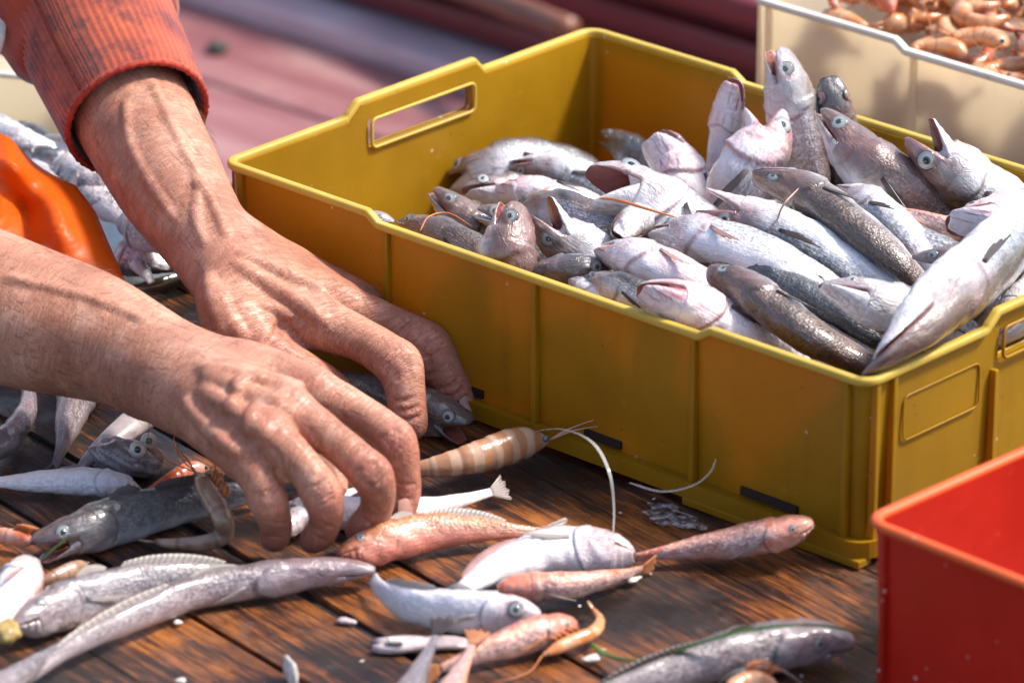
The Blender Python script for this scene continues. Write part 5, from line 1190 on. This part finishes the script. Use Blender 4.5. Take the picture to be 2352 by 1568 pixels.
def scrap(label, c, size, mt, name='fish_scrap', cat='scrap', z=.002, rot=0., group=None, seed=1, flat=.4):
    bm = bmesh.new(); bmesh.ops.create_icosphere(bm, subdivisions=3, radius=1); p = at(c[0], c[1], z=z); r = random.Random(seed); ph = [r.uniform(0, 6) for _ in range(4)]
    a_ = math.radians(rot); e1 = RM[0]*math.cos(a_)+np.array((-.677, .7356, 0))*math.sin(a_); e2 = np.cross((0, 0, 1.), e1); s = px2m(p); V_ = []
    for q in bm.verts:
        u = np.array(q.co); k = 1+.16*math.sin(u[0]*4+ph[0])+.12*math.sin(u[1]*5+ph[1])+.08*math.sin(u[0]*9+u[1]*7+ph[2])
        w = p+e1*u[0]*size[0]*s*k+e2*u[1]*size[1]*s*k+np.array((0, 0, 1.))*u[2]*size[1]*s*flat*k; w[2] = max(w[2], .0003); V_.append(w)
    o_ = mesh(name, V_, [tuple(w.index for w in q.verts) for q in bm.faces], M[mt]); bm.free(); tag(o_, label, cat, group); return o_
scrap('yellow brown shell scrap at the left edge below the white fish head', (14, 1450), (40, 46), 'shell_bit', z=.016, seed=3)
scrap('strip of torn pale fish skin below the bluish white fish', (960, 1478), (108, 34), 'skin_scrap', z=.003, rot=4, seed=5, flat=.35)
scrap('white scrap of flesh at the left end of the torn skin', (910, 1470), (20, 14), 'white_bit', z=.007, seed=6)
scrap('small white scrap right of the torn orange shrimp', (1362, 1510), (30, 13), 'white_bit', z=.003, rot=25, seed=8)
scrap('small white scrap beside the tip of the red pink fish', (1455, 1330), (20, 12), 'white_bit', z=.003, rot=40, seed=9)
scrap('white oval scrap in the plank gap under the long mauve fish', (382, 1412), (22, 10), 'white_bit', z=.002, rot=-15, seed=10)
scrap('tiny white scrap just below the oval one in the plank gap', (408, 1428), (11, 10), 'white_bit', z=.002, seed=11)
scrap('pale scrap in the plank gap right of the long mauve fish', (795, 1425), (26, 12), 'skin_scrap', z=.002, rot=-20, seed=12)
scrap('pale pointed scrap standing in the plank gap at the bottom edge', (668, 1545), (14, 40), 'white_bit', z=.006, rot=20, seed=13, flat=.8)
scrap('tiny pink scrap at the bottom edge left of the pointed one', (415, 1562), (14, 10), 'white_bit', z=.003, seed=14)
scrap('white scrap on the plank near the squid by the wet patch', (165, 1075), (26, 14), 'skin_scrap', z=.004, rot=20, seed=15)
rgs = random.Random(11)
for i in range(34):
    x, y = rgs.uniform(620, 1990), rgs.uniform(1090, 1560); p = at(x, y, z=0)
    if p[1] > -.008 and p[0] < .46: continue
    scrap('tiny pale fish scale speck on the brown planks', (x, y), (rgs.uniform(3, 7), rgs.uniform(2, 4)), 'white_bit', 'scale_speck', 'speck', z=.0006, rot=rgs.uniform(0, 180), group='fish scale specks on the planks', seed=i)
V_, F_ = [], []; K = 40                                          # thin wet patch of loose scales
for j, q in enumerate((.0, .35, .7, 1.0)):
    for i in range(K):
        t_ = 2*math.pi*i/K; k_ = q*(1+.16*math.sin(3*t_+1)+.12*math.sin(7*t_)+.07*math.sin(13*t_+2))
        x = 1545+66*k_*math.cos(t_); V_.append(at(x, 1186+24*k_*math.sin(t_)+.27*(x-1545), z=.0014-.0010*q*q))
for j in range(3):
    for i in range(K): F_.append((j*K+i, j*K+(i+1) % K, (j+1)*K+(i+1) % K, (j+1)*K+i))
tag(mesh('scale_patch', V_, F_, M['slime']), 'grey wet patch of loose scales on the plank before the crate', 'scales', kind='stuff')
def strand(label, pts, r0, mt, name, cat, flat=.25, group=None):
    P_, _ = catmull([at(*p[:2], z=p[2]) for p in pts], 50); rr_ = np.interp(np.linspace(0, 1, 50), [0, .1, .6, .95, 1], [.4, .9, 1, .5, .15])*r0
    v, f = tube(P_, rr_, 8, sec=[(math.cos(q), flat*math.sin(q)) for q in np.linspace(0, 2*np.pi, 8, endpoint=False)]); o_ = mesh(name, v, f, M[mt]); tag(o_, label, cat, group); return o_
strand('long green seagrass blade lying over the dark mauve fish', [(1340, 1462, .004), (1400, 1505, .006), (1500, 1515, .016), (1600, 1478, .027), (1720, 1446, .033), (1850, 1434, .033), (1960, 1448, .022), (2060, 1470, .008)], .0015, 'grass_blade', 'seagrass', 'seagrass', .5)
strand('short green seagrass blade stuck in the dark hake mouth', [(95, 1288, .012), (130, 1255, .020), (165, 1225, .027)], .0012, 'grass_blade', 'seagrass', 'seagrass', .5)
strand('brown seagrass stalk lying across the fat white hake', [(1375, 455, .098), (1420, 460, .103), (1480, 478, .106), (1555, 500, .105)], .0012, 'feeler', 'seagrass_stalk', 'seagrass', .7)
strand('clear arching fishing line from the striped prawn to the planks', [(1215, 992, .018), (1290, 985, .030), (1360, 1015, .036), (1398, 1080, .030), (1410, 1160, .014), (1408, 1240, .001)], .0011, 'strand', 'fishing_line', 'line')
strand('clear curled strip of line against the yellow crate wall', [(1445, 1108, .020), (1520, 1128, .018), (1590, 1115, .022), (1630, 1085, .026), (1645, 1052, .030)], .0013, 'strand', 'fishing_line', 'line')
strand('clear loop of line standing over the orange shrimp at the bottom', [(1640, 1580, .004), (1680, 1545, .014), (1740, 1530, .018), (1800, 1540, .016), (1850, 1575, .006)], .0016, 'strand', 'fishing_line', 'line')
strand('thin orange feeler lying on the brown backed hake', [(1785, 505, .108), (1800, 470, .120), (1835, 432, .126)], .0006, 'feeler_pale', 'shrimp_feeler', 'feeler', 1)
strand('thin orange feeler arching over the left heads in the crate', [(965, 530, .090), (985, 498, .092), (1030, 490, .092), (1085, 520, .09)], .0005, 'feeler', 'shrimp_feeler', 'feeler', 1)
strand('orange feelers standing up beside the wrist of the near hand', [(455, 1095, .030), (430, 1055, .040), (395, 1020, .048)], .0006, 'feeler', 'shrimp_feeler', 'feeler', 1)

# ------------------------------------------------------------------ shrimps in the cream crate
rgs = random.Random(3)
for i in range(150):
    fx = rgs.uniform(.02, .30); fy = rgs.uniform(.012, .21); z = .078+.028*rgs.random()
    c = np.array((.032+fx, .405+fy, z)); a_ = rgs.uniform(0, 6.28); r_ = rgs.uniform(.014, .020); t0 = rgs.uniform(2.2, 3.6); pts_ = []
    tilt = rgs.uniform(-.5, .5)
    for q in np.linspace(0, t0, 6): pts_.append(c+np.array((math.cos(a_+q)*r_, math.sin(a_+q)*r_, math.sin(q)*tilt*r_)))
    pts_ = [np.array((min(max(p[0], .045), .47), min(max(p[1], .418), .692), max(p[2], .03))) for p in pts_]
    sh_ = shrimp('curled pink orange shrimp in the heap filling the cream crate', pts_, rgs.uniform(26, 33), rgs.choice(('shrimp', 'shrimp', 'shrimp_red')), rgs.choice((90, 60, 120)), group='shrimps heaped in the cream crate', feelers=1, legs=False, detail=(i % 2 == 0))
g = Geo(); g.box((.032+.225, .405+.15, .042), (.425, .275, .03), bev=.005); fill = g.obj('shrimp_layer', M['shrimp_brown'], CC, True, {'fa': np.zeros((len(g.V), 4))}); fill['kind'] = 'stuff'
